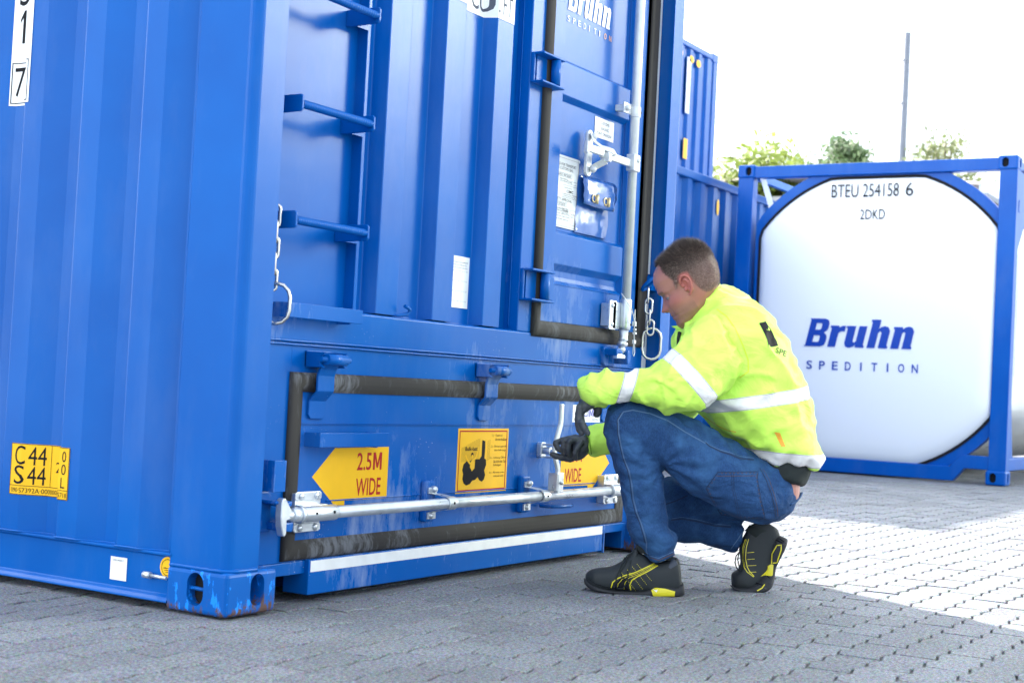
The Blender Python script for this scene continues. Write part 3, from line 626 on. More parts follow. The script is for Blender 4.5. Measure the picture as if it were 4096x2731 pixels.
# inspection sheet on the corrugation
sticker('inspection_sticker', [(M['white'], R_(1.085,1.2065,.863,1.0295))],[(M['inkgrey'],'THIS CONTAINER HAS BEEN INSPECTED',1.089,1.196,1.008,1.0125,{}),(M['inkgrey'],'AND REPAIRED IN ACCORDANCE TO',1.092,1.19,.999,1.0035,{}),(M['inkgrey'],'SPECIFICATION OF BRUHN SPEDITION',1.089,1.194,.990,.9945,{})]+
   [(M['inkgrey'],'1 2 3 4 5 6 7 8 9 10 11 12',1.092,1.196,zz,zz+.004,{}) for zz in (.980,.948,.915,.883)], C1, .124)
# company name, slab italic, drawn as outlines
def logo(mb, x0, x1, z0, z1, M3, small=None, col2=None):
    """heavy slanted slab lettering Bruhn between x0..x1 and z0..z1"""
    G = {}
    G['B'] = ([[(0,0),(.62,0),(.76,.05),(.80,.16),(.80,.34),(.74,.45),(.66,.50),(.74,.55),(.78,.66),(.78,.84),(.72,.95),(.58,1),(0,1),(0,.93),(.06,.90),(.06,.10),(0,.07)]],[[(.30,.16),(.50,.16),(.54,.20),(.54,.36),(.50,.40),(.30,.40)],[(.30,.60),(.48,.60),(.52,.64),(.52,.80),(.48,.84),(.30,.84)]],.86)
    G['r'] = ([[(.05,0),(.34,0),(.34,.50),(.42,.56),(.56,.56),(.56,.76),(.44,.76),(.34,.70),(.30,.76),(0,.76),(.0,.70),(.05,.66)]],[],.60)
    G['u'] = ([[(.0,.76),(.0,.70),(.05,.66),(.05,.14),(.12,.02),(.26,-.02),(.40,.03),(.46,.10),(.48,0),(.80,0),(.80,.06),(.75,.10),(.75,.76),(.46,.76),(.46,.22),(.40,.16),(.34,.22),(.34,.76)]],[],.86)
    G['h'] = ([[(.05,0),(.34,0),(.34,.54),(.40,.60),(.46,.54),(.46,0),(.80,0),(.80,.06),(.75,.10),(.75,.62),(.66,.75),(.52,.78),(.40,.74),(.34,.68),(.34,1.0),(0,1.0),(0,.94),(.05,.90)]],[],.86)
    G['n'] = ([[(.05,0),(.34,0),(.34,.54),(.40,.60),(.46,.54),(.46,0),(.80,0),(.80,.06),(.75,.10),(.75,.62),(.66,.75),(.52,.78),(.40,.74),(.34,.68),(.32,.76),(0,.76),(0,.70),(.05,.66)]],[],.82)
    tot = sum(G[c][2] for c in 'Bruhn'); ox = 0; shr = .22; W0 = tot+shr
    def mp(x,z): return M3(x0+(x1-x0)*((x+ox)+shr*z)/W0, z0+(z1-z0)*z)
    for c in 'Bruhn':
        outs, holes, adv = G[c]
        if c == 'B':
            # split in strips around the two counters
            parts = [[(0,0),(.06,.04),(.06,.96),(0,1),(.30,1),(.30,0)],[(.30,0),(.62,0),(.76,.05),(.78,.10),(.54,.20),(.50,.16),(.30,.16)],[(.78,.10),(.80,.16),(.80,.34),(.76,.42),(.54,.36),(.54,.20)],
                     [(.30,.40),(.50,.40),(.54,.36),(.76,.42),(.66,.50),(.75,.58),(.52,.64),(.48,.60),(.30,.60)],[(.52,.64),(.75,.58),(.78,.66),(.78,.84),(.74,.92),(.52,.80)],[(.30,.84),(.48,.84),(.52,.80),(.74,.92),(.70,.96),(.58,1),(.30,1)]]
            for p in parts: mb.add([mp(a,b) for a,b in p],[tuple(range(len(p)))])
        else:
            for p in outs: mb.add([mp(a,b) for a,b in p],[tuple(range(len(p)))])
        ox += adv
mb = MB(); logo(mb, 1.700, 2.040, 1.958+.012, 2.075, EX(FY+.0185)); lg = mb.build('company_name', M['white'], D)
mb = MB(); mo = MB()
for i,c in enumerate('SPEDITION'):
    x = 1.704+(2.036-1.704)*i/8.35; wd = .006 if c=='I' else .017
    put_text(mb if i<7 else mo, c, x, x+wd, 1.928, 1.9495, EX(FY+.0185))
mb.build('lettering', M['white'], lg); mo.build('lettering', M['orange'], lg)

# warped stickers over corrugations
def warp_build(name, mats_polys, breaks, axis, func, parent, eps, subname='print'):
    """flat meshes in (u,v), cut at the bends and pushed onto the profile; func(u,v,off)->3D"""
    root = None
    for i,(mt, mb_, nm) in enumerate(mats_polys):
        me = bpy.data.meshes.new(nm); me.from_pydata([(v[0],v[1],0) for v in mb_.v], [], mb_.f); bm = bmesh.new(); bm.from_mesh(me); bmesh.ops.triangulate(bm, faces=bm.faces)
        for b in breaks:
            bmesh.ops.bisect_plane(bm, geom=bm.verts[:]+bm.edges[:]+bm.faces[:], plane_co=(b,0,0), plane_no=(1,0,0), dist=1e-6)
        for v in bm.verts: v.co = Vector(func(v.co.x, v.co.y, eps*(i+1)))
        bmesh.ops.recalc_face_normals(bm, faces=bm.faces); bm.to_mesh(me); bm.free(); me.materials.append(mt)
        o = bpy.data.objects.new(nm, me); col.objects.link(o); o.parent = parent if i==0 else root
        if i==0: root = o
    return root
def flat(polys):
    mb_ = MB()
    for p in polys: mb_.add([(a,b,0) for a,b in p],[tuple(range(len(p)))])
    return mb_
def ftext(items):
    mb_ = MB()
    for s,x0,x1,y0,y1,k in items: put_text(mb_, s, x0,x1,y0,y1, lambda u,v:(u,v,0), **k)
    return mb_
brk = [p[0] for p in ep if 0.9<p[0]<1.4]
fe = lambda u,v,off: (u, end_y(u)-.0012-off, v)
warp_build('capacity_sticker', [(M['white'], flat([R_(.955,1.3335,1.823,1.99)]), 'capacity_sticker'),
  (M['inkgrey'], ftext([('3',1.058,1.082,1.842,1.905,{}),('FT',1.262,1.318,1.840,1.905,dict(space=1.1)),('CU.',1.14,1.245,1.840,1.905,dict(bold=.01))]), 'lettering')], brk, 'x', fe, C1, .0005)
# side wall: code strip "1 7" and yellow rail code plate (u = -y so that text reads left to right)
fs_ = lambda u,v,off: (side_x(-u)-.0012-off, -u, v)
sb = [-p[1] for p in sp_ if p[1]<2]
warp_build('code_strip', [(M['white'], flat([R_(-.964,-.848,1.352,1.80)]), 'code_strip'),
   (M['ink'], ftext([('3',-.950,-.911,1.642,1.735,{}),('#1',-.944,-.921,1.532,1.628,{}),('7',-.951,-.909,1.378,1.462,{})]), 'lettering'),
   (M['ink'], flat(frame_(-.960,-.856,1.358,1.476,.0025)), 'print')], sb, 'x', fs_, C1, .0005)
warp_build('code_plate', [(M['yellow'], flat([R_(-.827,-.592,.2495,.3915)]), 'code_plate'),
   (M['ink'], ftext([('C',-.811,-.776,.333,.386,{}),('44',-.768,-.719,.333,.384,{}),('S',-.811,-.776,.279,.331,{}),('44',-.768,-.719,.279,.329,{}),('0',-.621,-.605,.352,.381,{}),('2',-.684,-.664,.317,.346,{}),('0',-.622,-.604,.317,.346,{}),('L',-.622,-.606,.281,.309,{}),('090·S7392A·000000NCSB5718',-.820,-.597,.2555,.2685,{})]), 'lettering'),
   (M['ink'], flat(frame_(-.8265,-.5925,.250,.391,.0014)+[R_(-.827,-.592,.2742,.2756),R_(-.7045,-.7030,.2756,.391)]), 'print')], sb, 'x', fs_, C1, .0005)
# small white label (its square code is left blank) and earth symbol on the bottom rail
mb = MB().add([(.0145,.425,.0565),(.0145,.364,.0565),(.0145,.364,.117),(.0145,.425,.117)],[(0,1,2,3)]).build('identity_label', M['white'], C1)
tx = MB(); put_text(tx, 'BTEU 392281-7', -.414,-.376,.1065,.1105, lambda u,v:(.0138,-u,v)); tx.build('lettering', M['ink'], mb)
cr = lambda r,x: [(x, .2175+r*math.cos(a*PI/12), .109+r*1.0*math.sin(a*PI/12)) for a in range(24)]
e_ = MB().add(cr(.027,.0148),[tuple(range(24))]).build('earth_symbol', M['yellow'], C1)
mb = MB(); a_ = cr(.0215,.0143); b_ = cr(.0200,.0143); mb.add(a_+b_, [(i,(i+1)%24,(i+1)%24+24,i+24) for i in range(24)])
for y0,y1,z in ((.228,.222,.107),(.233,.205,.106),(.228,.209,.101),(.224,.214,.096)): mb.add([(.0142,y0,z),(.0142,y1,z),(.0142,y1,z+.0016),(.0142,y0,z+.0016)],[(0,1,2,3)])
mb.build('print', M['ink'], e_)
# ================================================================== paving
def paving_mat():
    m_, nd, lk, bs = newmat('concrete_pavers'); co = coords(nd, lk)
    n1 = N(nd,'ShaderNodeTexNoise'); n1.inputs['Scale'].default_value = 110; n1.inputs['Detail'].default_value = 6; n1.inputs['Roughness'].default_value = .85; lk.new(co, n1.inputs['Vector'])
    r1 = N(nd,'ShaderNodeMapRange', i1=.38, i2=.62, i3=.075, i4=.325); lk.new(n1.outputs[0], r1.inputs[0])
    n2 = N(nd,'ShaderNodeTexNoise'); n2.inputs['Scale'].default_value = 1.6; n2.inputs['Detail'].default_value = 6; lk.new(co, n2.inputs['Vector'])
    r2 = N(nd,'ShaderNodeMapRange', i1=.3, i2=.7, i3=.85, i4=1.15); lk.new(n2.outputs[0], r2.inputs[0])
    at = N(nd,'ShaderNodeAttribute', attribute_name='tone'); ra = N(nd,'ShaderNodeMapRange', i1=0, i2=1, i3=.90, i4=1.10); lk.new(at.outputs['Fac'], ra.inputs[0])
    mu = N(nd,'ShaderNodeMath', operation='MULTIPLY'); lk.new(r1.outputs[0], mu.inputs[0]); lk.new(r2.outputs[0], mu.inputs[1])
    mu2 = N(nd,'ShaderNodeMath', operation='MULTIPLY'); lk.new(mu.outputs[0], mu2.inputs[0]); lk.new(ra.outputs[0], mu2.inputs[1])
    # coloured grit
    vo = N(nd,'ShaderNodeTexVoronoi'); vo.inputs['Scale'].default_value = 330; lk.new(co, vo.inputs['Vector'])
    cb = N(nd,'ShaderNodeCombineXYZ'); 
    for i,g in enumerate((.94,.99,1.08)):
        q = N(nd,'ShaderNodeMath', operation='MULTIPLY', i1=g); lk.new(mu2.outputs[0], q.inputs[0]); lk.new(q.outputs[0], cb.inputs[i])
    sc_ = N(nd,'ShaderNodeMixRGB', blend_type='SOFT_LIGHT'); sc_.inputs[0].default_value = .5; lk.new(cb.outputs[0], sc_.inputs[1]); lk.new(vo.outputs['Color'], sc_.inputs[2])
    lk.new(sc_.outputs[0], bs.inputs['Base Color']); bs.inputs['Roughness'].default_value = .82; bs.inputs['Specular IOR Level'].default_value = .3
    nb = N(nd,'ShaderNodeTexNoise'); nb.inputs['Scale'].default_value = 95; nb.inputs['Detail'].default_value = 6; nb.inputs['Roughness'].default_value = .8; lk.new(co, nb.inputs['Vector'])
    bp = N(nd,'ShaderNodeBump'); bp.inputs['Strength'].default_value = 1.0; bp.inputs['Distance'].default_value = .006; lk.new(nb.outputs[0], bp.inputs['Height']); lk.new(bp.outputs[0], bs.inputs['Normal'])
    return m_
M['pave'] = paving_mat()
M['joint'] = simple('joint_sand', (.085,.084,.085), .95, var=.4, vscale=30)
PL, PW = .2240, .1080
def wave(x, k):
    # wavy long side: a straight rising piece, then a rounded fall, every half paver
    t = (x/(PL/2)) % 1.0; a = .0075
    if t < .52: return a*(-1+2*(t/.52))
    return a*math.cos(PI*(t-.52)/.48)
def hsh(i,j,k=0): return (math.sin(i*127.1+j*311.7+k*74.7)*43758.5453)%1.0
def make_pavers():
    vs=[]; fs=[]; tone=[]
    TS = [0,.13,.26,.39,.52,.64,.76,.88]
    for j in range(int(-4.2/PW), int(3.6/PW)):
        for i in range(int(-2.6/PL), int(12.5/PL)):
            off = (PL/2 if j%2 else 0)+.012
            xa = i*PL+off; xb = xa+PL
            cx_, cy_ = (xa+xb)/2, (j+.5)*PW
            # only what lies in front of or beside the yard view
            if 0.25 < cx_ < 2.3 and cy_ > .9: continue
            if cx_ < -.6 and cy_ > 1.6+.0: continue
            if cx_ > 4 and cy_ < -.9-.36*(cx_-4)-1.2: continue
            g = .0013+.0007*hsh(i,j,9)
            h0 = (hsh(i,j)-.5)*.003+.0022*math.sin(cx_*1.7)*math.sin(cy_*2.1); tx_ = (hsh(i,j,1)-.5)*.014; ty_ = (hsh(i,j,2)-.5)*.03
            us = []
            for h in (0,1):
                for t in TS: us.append((h+t)*PL/2)
            us = [u for u in us if u < PL-1e-6]+[PL]
            bot = [(xa+u, j*PW+wave(xa+u-.012, j)) for u in us]; top = [(xa+u, (j+1)*PW+wave(xa+u-.012, j+1)) for u in us]
            def inset(e):
                out_ = []
                for line,sg in ((bot,1),(top,-1)):
                    q_=[]
                    for k_ in range(len(line)):
                        a_=line[max(0,k_-1)]; b_=line[min(len(line)-1,k_+1)]; dx=b_[0]-a_[0]; dy=b_[1]-a_[1]; l_=math.hypot(dx,dy)
                        steep = dy > 0
                        d_ = (g+e)+(.0017 if steep else -.0002)
                        q_.append((line[k_][0]-dy/l_*d_*sg, line[k_][1]+dx/l_*d_*sg))
                    q_=[(min(max(x,xa+.0005+e*.4),xb-.0005-e*.4),y) for x,y in q_]
                    # rounded ends
                    q_[0]=(q_[0][0]+.0015,q_[0][1]); q_[-1]=(q_[-1][0]-.0015,q_[-1][1])
                    out_.append(q_)
                return out_[0]+out_[1][::-1]
            o = len(vs)
            L0 = inset(0); L1 = inset(.0030); n = len(L0)
            zt = lambda x,y: h0+tx_*(x-cx_)+ty_*(y-cy_)
            c0 = .006
            vs += [(x,y,-.03) for x,y in L0]+[(x,y,zt(x,y)-.0026) for x,y in L0]+[(x,y,zt(x,y)) for x,y in L1]
            for a in range(n):
                b = (a+1)%n
                fs.append((o+a,o+b,o+n+b,o+n+a)); fs.append((o+n+a,o+n+b,o+2*n+b,o+2*n+a))
            fs.append(tuple(o+2*n+a for a in range(n)))
            tone += [hsh(i,j,5)]*(2*n+1)
    me = bpy.data.meshes.new('paving'); me.from_pydata(vs,[],fs); me.update()
    at = me.attributes.new('tone','FLOAT','FACE'); at.data.foreach_set('value', tone)
    o = bpy.data.objects.new('paving', me); col.objects.link(o); me.materials.append(M['pave'])
    tag(o, kind='structure'); return o
make_pavers()
o = MB().add([(-3,-4.4,-.0085),(13,-4.4,-.0085),(13,4,-.0085),(-3,4,-.0085)],[(0,1,2,3)]).build('joint_sand', M['joint']); tag(o, kind='structure')
# wider ground to the horizon: same pavers as a brick pattern
def far_mat():
    m_, nd, lk, bs = newmat('distant_pavers'); co = coords(nd, lk)
    br = N(nd,'ShaderNodeTexBrick'); br.inputs['Scale'].default_value = 1; br.inputs['Brick Width'].default_value = PL; br.inputs['Row Height'].default_value = PW; br.inputs['Mortar Size'].default_value = .0028; br.offset = .5
    br.inputs['Color1'].default_value = (.19,.205,.235,1); br.inputs['Color2'].default_value = (.225,.24,.27,1); br.inputs['Mortar'].default_value = (.12,.12,.13,1)
    lk.new(co, br.inputs['Vector'])
    n1 = N(nd,'ShaderNodeTexNoise'); n1.inputs['Scale'].default_value = .6; n1.inputs['Detail'].default_value = 8; lk.new(co, n1.inputs['Vector'])
    mr = N(nd,'ShaderNodeMapRange', i1=.3, i2=.7, i3=.85, i4=1.15); lk.new(n1.outputs[0], mr.inputs[0])
    mx = N(nd,'ShaderNodeVectorMath', operation='SCALE'); lk.new(br.outputs[0], mx.inputs[0]); lk.new(mr.outputs[0], mx.inputs['Scale']); lk.new(mx.outputs[0], bs.inputs['Base Color']); bs.inputs['Roughness'].default_value = .85
    return m_
M['far'] = far_mat()
o = MB().add([(-220,-220,-.02),(220,-220,-.02),(220,220,-.02),(-220,220,-.02)],[(0,1,2,3)]).build('ground', M['far']); tag(o, kind='structure')

# ================================================================== background containers
M['blue_bg'] = paint('blue_enamel_far', rough=.3, base=(.0,.080,.34))
def corrugated(x0, x1, y, d, pitch, side=-1):
    pts=[(x0,y)]; x=x0+.02; f = pitch/4.0
    while x+pitch < x1:
        pts += [(x,y),(x+f*.75,y+d),(x+f*2,y+d),(x+f*2.75,y)]; x += pitch
    pts.append((x1,y)); return pts
def box_container(name, x0, x1, y0, z0, h, label, group, stickers=None, w=2.44):
    r = empty(name, (x0, y0, z0)); tag(r, label, 'shipping container', group)
    L = x1-x0
    def B_(mb, nm, mt=M['blue_bg'], **k): o = mb.build(nm, mt, r, **k); return o
    B_(MB().sheet(corrugated(.15, L-.15, .02, .036, .278), .14, h-.09), 'side_wall')
    B_(MB().sheet([(a, w-b) for a,b in corrugated(.15, L-.15, .02, .036, .278)], .14, h-.09), 'side_wall')
    B_(MB().sheet([(b, a) for a,b in corrugated(.12, w-.12, .02, .036, .25)], .1, h-.05), 'end_wall')
    B_(MB().sheet([(L-b, a) for a,b in corrugated(.12, w-.12, .02, .036, .25)], .1, h-.05), 'end_wall')
    B_(MB().box(.1,L-.1,.05,w-.05,h-.05,h-.03), 'roof')
    B_(MB().box(.1,L-.1,.05,w-.05,.10,.14), 'floor')
    for yy in (0,w-.06):
        B_(MB().box(.1,L-.1,yy+.004,yy+.056,h-.095,h-.02), 'top_rail', bevel=.01); B_(MB().box(.1,L-.1,yy+.004,yy+.056,.02,.15), 'bottom_rail', bevel=.006)
    for xx in (0,L-.15):
        for yy in (0,w-.15): B_(MB().box(xx+.004,xx+.146,yy+.004,yy+.146,.11,h-.11), 'corner_post', bevel=.01)
    for xx in (0,L-.178):
        for yy in (0,w-.162):
            for zz in (0,h-.118):
                B_(MB().box(xx,xx+.178,yy,yy+.162,zz,zz+.118), 'corner_casting', bevel=.012)
    return r
GB = 'blue containers parked behind the tank container'
YB = 2.86
r1 = box_container('shipping_container', 6.45, 18.6, YB, 0, 2.6, 'long low blue corrugated container parked behind the tank frame', GB)
o = MB().add([(2.95+.028*math.cos(a*PI/8), .010, 2.33+.075*math.sin(a*PI/8)) for a in range(16)],[tuple(range(16))]).build('reflector', M['yellow'], r1)
YT = 5.5
r2 = box_container('shipping_container', 8.1, 15.16, YT, 0, 2.6, 'lower blue container of the tall stack, mostly hidden behind the low row', GB)
r3 = box_container('shipping_container', 8.1, 15.16, YT, 2.6, 2.6, 'upper blue container of the tall stack with white and yellow lettering strips', GB)
M['white_pale'] = simple('faded_white_film', (.55,.62,.72), .5)
def px(a,b): return (a-8.1, .012, b-2.6)
def strip(x0,x1,z0,z1,mt,nm): MB().add([px(x0,z0),px(x1,z0),px(x1,z1),px(x0,z1)],[(0,1,2,3)]).build(nm, mt, r3)
strip(13.72,13.86,3.05,5.02,M['white_pale'],'lettering_strip'); strip(14.20,14.32,4.25,4.98,M['white_pale'],'lettering_strip')
strip(14.20,14.32,3.66,3.92,M['yellow'],'lettering_strip')
MB().add([px(14.17,3.08),px(14.45,3.08),px(14.34,3.22),px(14.26,3.46),px(14.18,3.46)],[(0,1,2,3,4)]).build('logo_patch', M['yellow'], r3)
for xx,zz in ((13.72,5.03),(13.98,4.99),(14.33,4.97),(14.55,4.96)): MB().add([px(xx+.07*math.cos(a*PI/6), zz+.05*math.sin(a*PI/6)) for a in range(12)],[tuple(range(12))]).build('logo_patch', M['yellow'], r3)

# ================================================================== tank container
TX, TY0, TY1, TH = 9.40, .235, 2.69, 2.71
T_ = empty('tank_container', (0,0,0)); tag(T_, 'white tank in a blue frame with slanted company lettering on its end', 'tank container')
M['blue_tank'] = paint('blue_tank_frame', rough=.35, base=(.0,.088,.41), peel=.2)
M['tankwhite'] = simple('white_cladding', (.88,.90,.90), .25)
M['cladgrey'] = simple('cladding_sheet', (.62,.63,.62), .35, metal=.2, var=.06, vscale=3)
TL = 6.06
def tb_(mb, nm, mt='blue_tank', bevel=.006, parent=T_): return mb.build(nm, M[mt], parent, bevel=bevel)
for X in (TX, TX+TL-.178):
    s = 1 if X==TX else -1
    xf = X if s==1 else X+.178
    for ya,yb in ((TY0,TY0+.162),(TY1-.162,TY1)):
        for za in (0.004,TH-.118):
            c_ = MB().box(X,X+.178,ya,yb,za,za+.118).build('corner_casting', M['blue_tank'], T_, bevel=.014); bake(c_)
            if s==1:
                yc = (ya+.102) if ya<1 else (yb-.102)
                cu = MB().prism(stadium(yc, za+.06, .027,.040,8), X-.02, X+.09, 'x').build('cut'); bo = c_.modifiers.new('b','BOOLEAN'); bo.object = cu; bo.operation='DIFFERENCE'; bo.solver='EXACT'; bake(c_,[cu])
                if ya<1:
                    cu = MB().prism(stadium(X+.09, za+.06, .027,.040,8), ya-.02, ya+.07, 'y').build('cut'); bo = c_.modifiers.new('b','BOOLEAN'); bo.object = cu; bo.operation='DIFFERENCE'; bo.solver='EXACT'; bake(c_,[cu])
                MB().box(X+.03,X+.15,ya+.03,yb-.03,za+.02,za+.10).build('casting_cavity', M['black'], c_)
    for ya,yb in ((TY0,TY0+.150),(TY1-.150,TY1)):
        tb_(MB().box(min(xf+s*.012,xf+s*.13),max(xf+s*.012,xf+s*.13),ya+.004,yb-.004,.11,TH-.11), 'corner_post')
    tb_(MB().box(min(xf+s*.015,xf+s*.12),max(xf+s*.015,xf+s*.12),TY0+.15,TY1-.15,TH-.118,TH-.015), 'top_rail')
# bottom rail that dips between the castings
bt = [(TY0+.12,.125),(TY0+.12,.235),(TY0+.36,.235),(TY0+.46,.135),(TY1-.46,.135),(TY1-.36,.235),(TY1-.12,.235),(TY1-.12,.125),(TY1-.34,.125),(TY1-.43,.015),(TY0+.43,.015),(TY0+.34,.125)]
tb_(MB().prism(bt, TX+.02, TX+.10, 'x'), 'bottom_rail')
def clad(r, hw, hh, n=64):
    pts=[]
    for k in range(n):
        a=2*PI*k/n; y=r*math.cos(a); z=r*math.sin(a); pts.append((max(-hw,min(hw,y)), max(-hh,min(hh,z))))
    return pts
CY, CZ = 1.4135, 1.3375
def outset(P, d):
    n_=len(P); o_=[]
    for k in range(n_):
        a=P[k-1]; b=P[(k+1)%n_]; t=Vector((b[0]-a[0],b[1]-a[1])).normalized(); o_.append((P[k][0]+t.y*d, P[k][1]-t.x*d))
    return o_
face = clad(1.287,1.043,1.224,96)
seal_o = outset(face,.020); seal_i = outset(face,-.004); fr_o = [(max(-1.09,min(1.09,a)), max(-1.235,min(1.26,b))) for a,b in outset(face,.105)]
n=96
vs = [(TX+.05,CY+a,CZ+b) for a,b in fr_o]+[(TX+.05,CY+a,CZ+b) for a,b in outset(face,.010)]+[(TX+.16,CY+a,CZ+b) for a,b in fr_o]
fs=[]
for i in range(n):
    j=(i+1)%n; fs += [(i,j,n+j,n+i),(2*n+i,2*n+j,j,i)]
MB().add(vs, fs).build('end_ring', M['blue_tank'], T_)
# gusset plates joining the ring to the top and bottom rails
for sy in (-1,1):
    g = [(CY+sy*.62,TH-.10),(CY+sy*.62,2.48),(CY+sy*.58,CZ+1.14),(CY+sy*.40,CZ+1.235),(CY+sy*.0,CZ+1.25),(CY,TH-.10)]
    tb_(MB().prism(g, TX+.075, TX+.09, 'x'), 'gusset', bevel=0)
    tb_(MB().prism([(CY,.10),(CY+sy*.62,.10),(CY+sy*.60,.185),(CY+sy*.45,CZ-1.17),(CY,CZ-1.2)], TX+.055, TX+.09,'x'), 'gusset', bevel=0)
    # thin bright brace on the inner side of each post, leaning towards the ring
    tb_(MB().add([(TX+.03,CY+sy*1.07,TH-.12),(TX+.11,CY+sy*1.045,TH-.12),(TX+.6,CY+sy*1.02,2.05),(TX+.5,CY+sy*1.05,2.05)],[(0,1,2,3)]), 'brace', 'white_pale', 0)
# black gasket line then the white dished end
MB().add([(TX+.042,CY+a,CZ+b) for a,b in seal_o]+[(TX+.042,CY+a,CZ+b) for a,b in seal_i],[(i,(i+1)%n,(i+1)%n+n,i+n) for i in range(n)]).build('seal', M['black'], T_)
vs=[];fs=[]; rings=[(1.0,0.0),(.985,-.020),(.96,-.040),(.93,-.052),(.86,-.060),(.7,-.066),(.5,-.069),(.25,-.070)]
for s_,d in rings: vs += [(TX+.055+d,CY+a*s_,CZ+b*s_) for a,b in face]
for r_i in range(len(rings)-1):
    for i in range(n): j=(i+1)%n; fs.append((r_i*n+i,r_i*n+j,(r_i+1)*n+j,(r_i+1)*n+i))
vs.append((TX+.055-.07,CY,CZ)); 
for i in range(n): fs.append(((len(rings)-1)*n+i,(len(rings)-1)*n+(i+1)%n,len(vs)-1))
te = MB().add(vs,fs,True).build('tank_end', M['tankwhite'], T_)
mb = MB()
for i in range(0,n,3): a,b = face[i]; mb.ball((TX+.048,CY+a*.975,CZ+b*.975),.008,6)
mb.build('rivets', M['galv'], te)
# cladding body
vs=[(TX+.16,CY+a*.985,CZ+b*.985) for a,b in face]+[(TX+TL-.16,CY+a*.985,CZ+b*.985) for a,b in face]
MB().add(vs,[(i,(i+1)%n,(i+1)%n+n,i+n) for i in range(n)],True).add(vs[n:],[tuple(range(n))]).build('tank_body', M['cladgrey'], T_)
tb_(MB().box(TX+.17,TX+TL-.17,TY0+.02,TY0+.10,.12,.22), 'side_rail'); tb_(MB().box(TX+.17,TX+TL-.17,TY1-.10,TY1-.02,.12,.22), 'side_rail')
tb_(MB().box(TX+.17,TX+TL-.17,TY0+.02,TY0+.07,TH-.09,TH-.02), 'side_rail'); tb_(MB().box(TX+.17,TX+TL-.17,TY1-.07,TY1-.02,TH-.09,TH-.02), 'side_rail')
# slanted brace plates behind the near lower corner
tb_(MB().prism([(.2,.12),(1.0,.12),(.75,.17),(.35,.24),(.2,.9)], TY0+.03,TY0+.06,'y'), 'brace').location = (TX,0,0)
tb_(MB().prism([(.2,TH-.1),(.9,TH-.1),(.2,TH-.8)], TY0+.03,TY0+.06,'y'), 'brace').location = (TX,0,0)
MB().box(TX+.145,TX+.150,TY0-.002,TY0+.0,.9,1.9).box(TX+.10,TX+.15,TY0-.0,TY0+.03,2.25,2.35).build('post_plate', M['blue_tank'], T_)
# lettering: u runs from the left of the picture (large y) to the right
MT = lambda u,v: (TX-.0185, -u, v)
dish = lambda yy,zz: -.0145-.0
mb = MB(); put_text(mb,'BTEU 254158',-1.797,-1.205,2.390,2.505,MT); put_text(mb,'6',-1.146,-1.082,2.390,2.505,MT)
put_text(mb,'2D',-1.534,-1.432,2.197,2.282,MT); put_text(mb,'KD',-1.422,-1.317,2.197,2.282,MT)
mb.build('lettering', M['ink'], te)
mb = MB()
for p in frame_(-1.160,-1.066,2.372,2.522,.002): mb.add([MT(a,b) for a,b in p],[(0,1,2,3)])
mb.build('print', M['inkgrey'], te)
M['logoblue'] = simple('logo_blue', (.0,.045,.36), .3)
mb = MB(); logo(mb, -1.990, -.985, 1.092, 1.335, lambda u,v: (TX-.0225, -u, v)); mb.build('company_name', M['logoblue'], te)
mb = MB()
for i,ch_ in enumerate('SPEDITION'):
    x = -1.954+(1.954-.974-.055)*i/8; wd = .013 if ch_=='I' else .052
    x += .019 if ch_=='I' else 0
    put_text(mb, ch_, x, x+wd, .893, .966, lambda u,v: (TX-.0225, -u, v), bold=.01)
mb.build('lettering', M['logoblue'], te)
# second, whiter tank standing just behind on the right, seen past the near post
T2 = empty('storage_tank', (0,0,0)); tag(T2, 'round white tank with small grey print seen beyond the right post of the tank frame', 'tank')
c2 = (TX+9.2, -.25)
MB().tube([(TX+7.2,-.1,1.35),(TX+7.25,-.1,1.35),(TX+12.5,-.1,1.35),(TX+12.55,-.1,1.35)], [1.0,1.15,1.15,1.0], 40).build('tank_shell', M['tankwhite'], T2)
for xx in (TX+7.6,TX+12): MB().box(xx,xx+.2,-1.0,.8,0,.4).build('saddle', M['cladgrey'], T2, bevel=.01)

# ================================================================== far building, mast and trees
BL = empty('warehouse', (34,12,0)); tag(BL, 'low warehouse with pale ribbed roof beyond the tank container', 'building')
M['roof'] = simple('pale_fibre_cement', (.50,.44,.40), .8, var=.1, vscale=2)
M['wallpale'] = simple('pale_render', (.55,.53,.50), .8, var=.05)
def ribbed(x0,x1,n):
    pts=[]
    for i in range(n): 
        t=x0+(x1-x0)*i/n; pts += [(t,0),(t+(x1-x0)/n*.5,.06)]
    return pts
rb = ribbed(0,24,120); k=len(rb)
vs=[(a,-.5,4.12+b) for a,b in rb]+[(a,2.2,4.42+b) for a,b in rb]
MB().add(vs,[(i,i+1,i+1+k,i+k) for i in range(k-1)]).build('roof', M['roof'], BL)
vs=[(a,8.2,4.12+b) for a,b in rb]+[(a,2.2,4.42+b) for a,b in rb]
MB().add(vs,[(i,i+1,i+1+k,i+k) for i in range(k-1)]).build('roof', M['roof'], BL)
MB().box(.3,23.6,0,8,0,4.05).build('wall', M['wallpale'], BL)
MB().box(0,24,-.66,-.5,3.97,4.12).build('gutter', M['white_pale'], BL)
BL.location = (22.5,4.3,.35)
mast = empty('lattice_mast', (36.6,9.44,0)); tag(mast, 'slim grey lattice mast rising behind the tank container', 'mast')
M['mast'] = simple('weathered_grey_steel', (.16,.18,.22), .6, var=.1)
MB().tube([(0,0,0),(0,0,10.9)], .105, 10).build('pole', M['mast'], mast)
mb = MB()
for i in range(25): mb.box(.0,.12,-.02,.02,.6+i*.4,.72+i*.4)
mb.build('climbing_plates', M['white_pale'], mast)
for zz in (8.9,10.1): MB().box(-.1,.1,-.08,.08,zz,zz+.05).build('collar', M['mast'], mast)
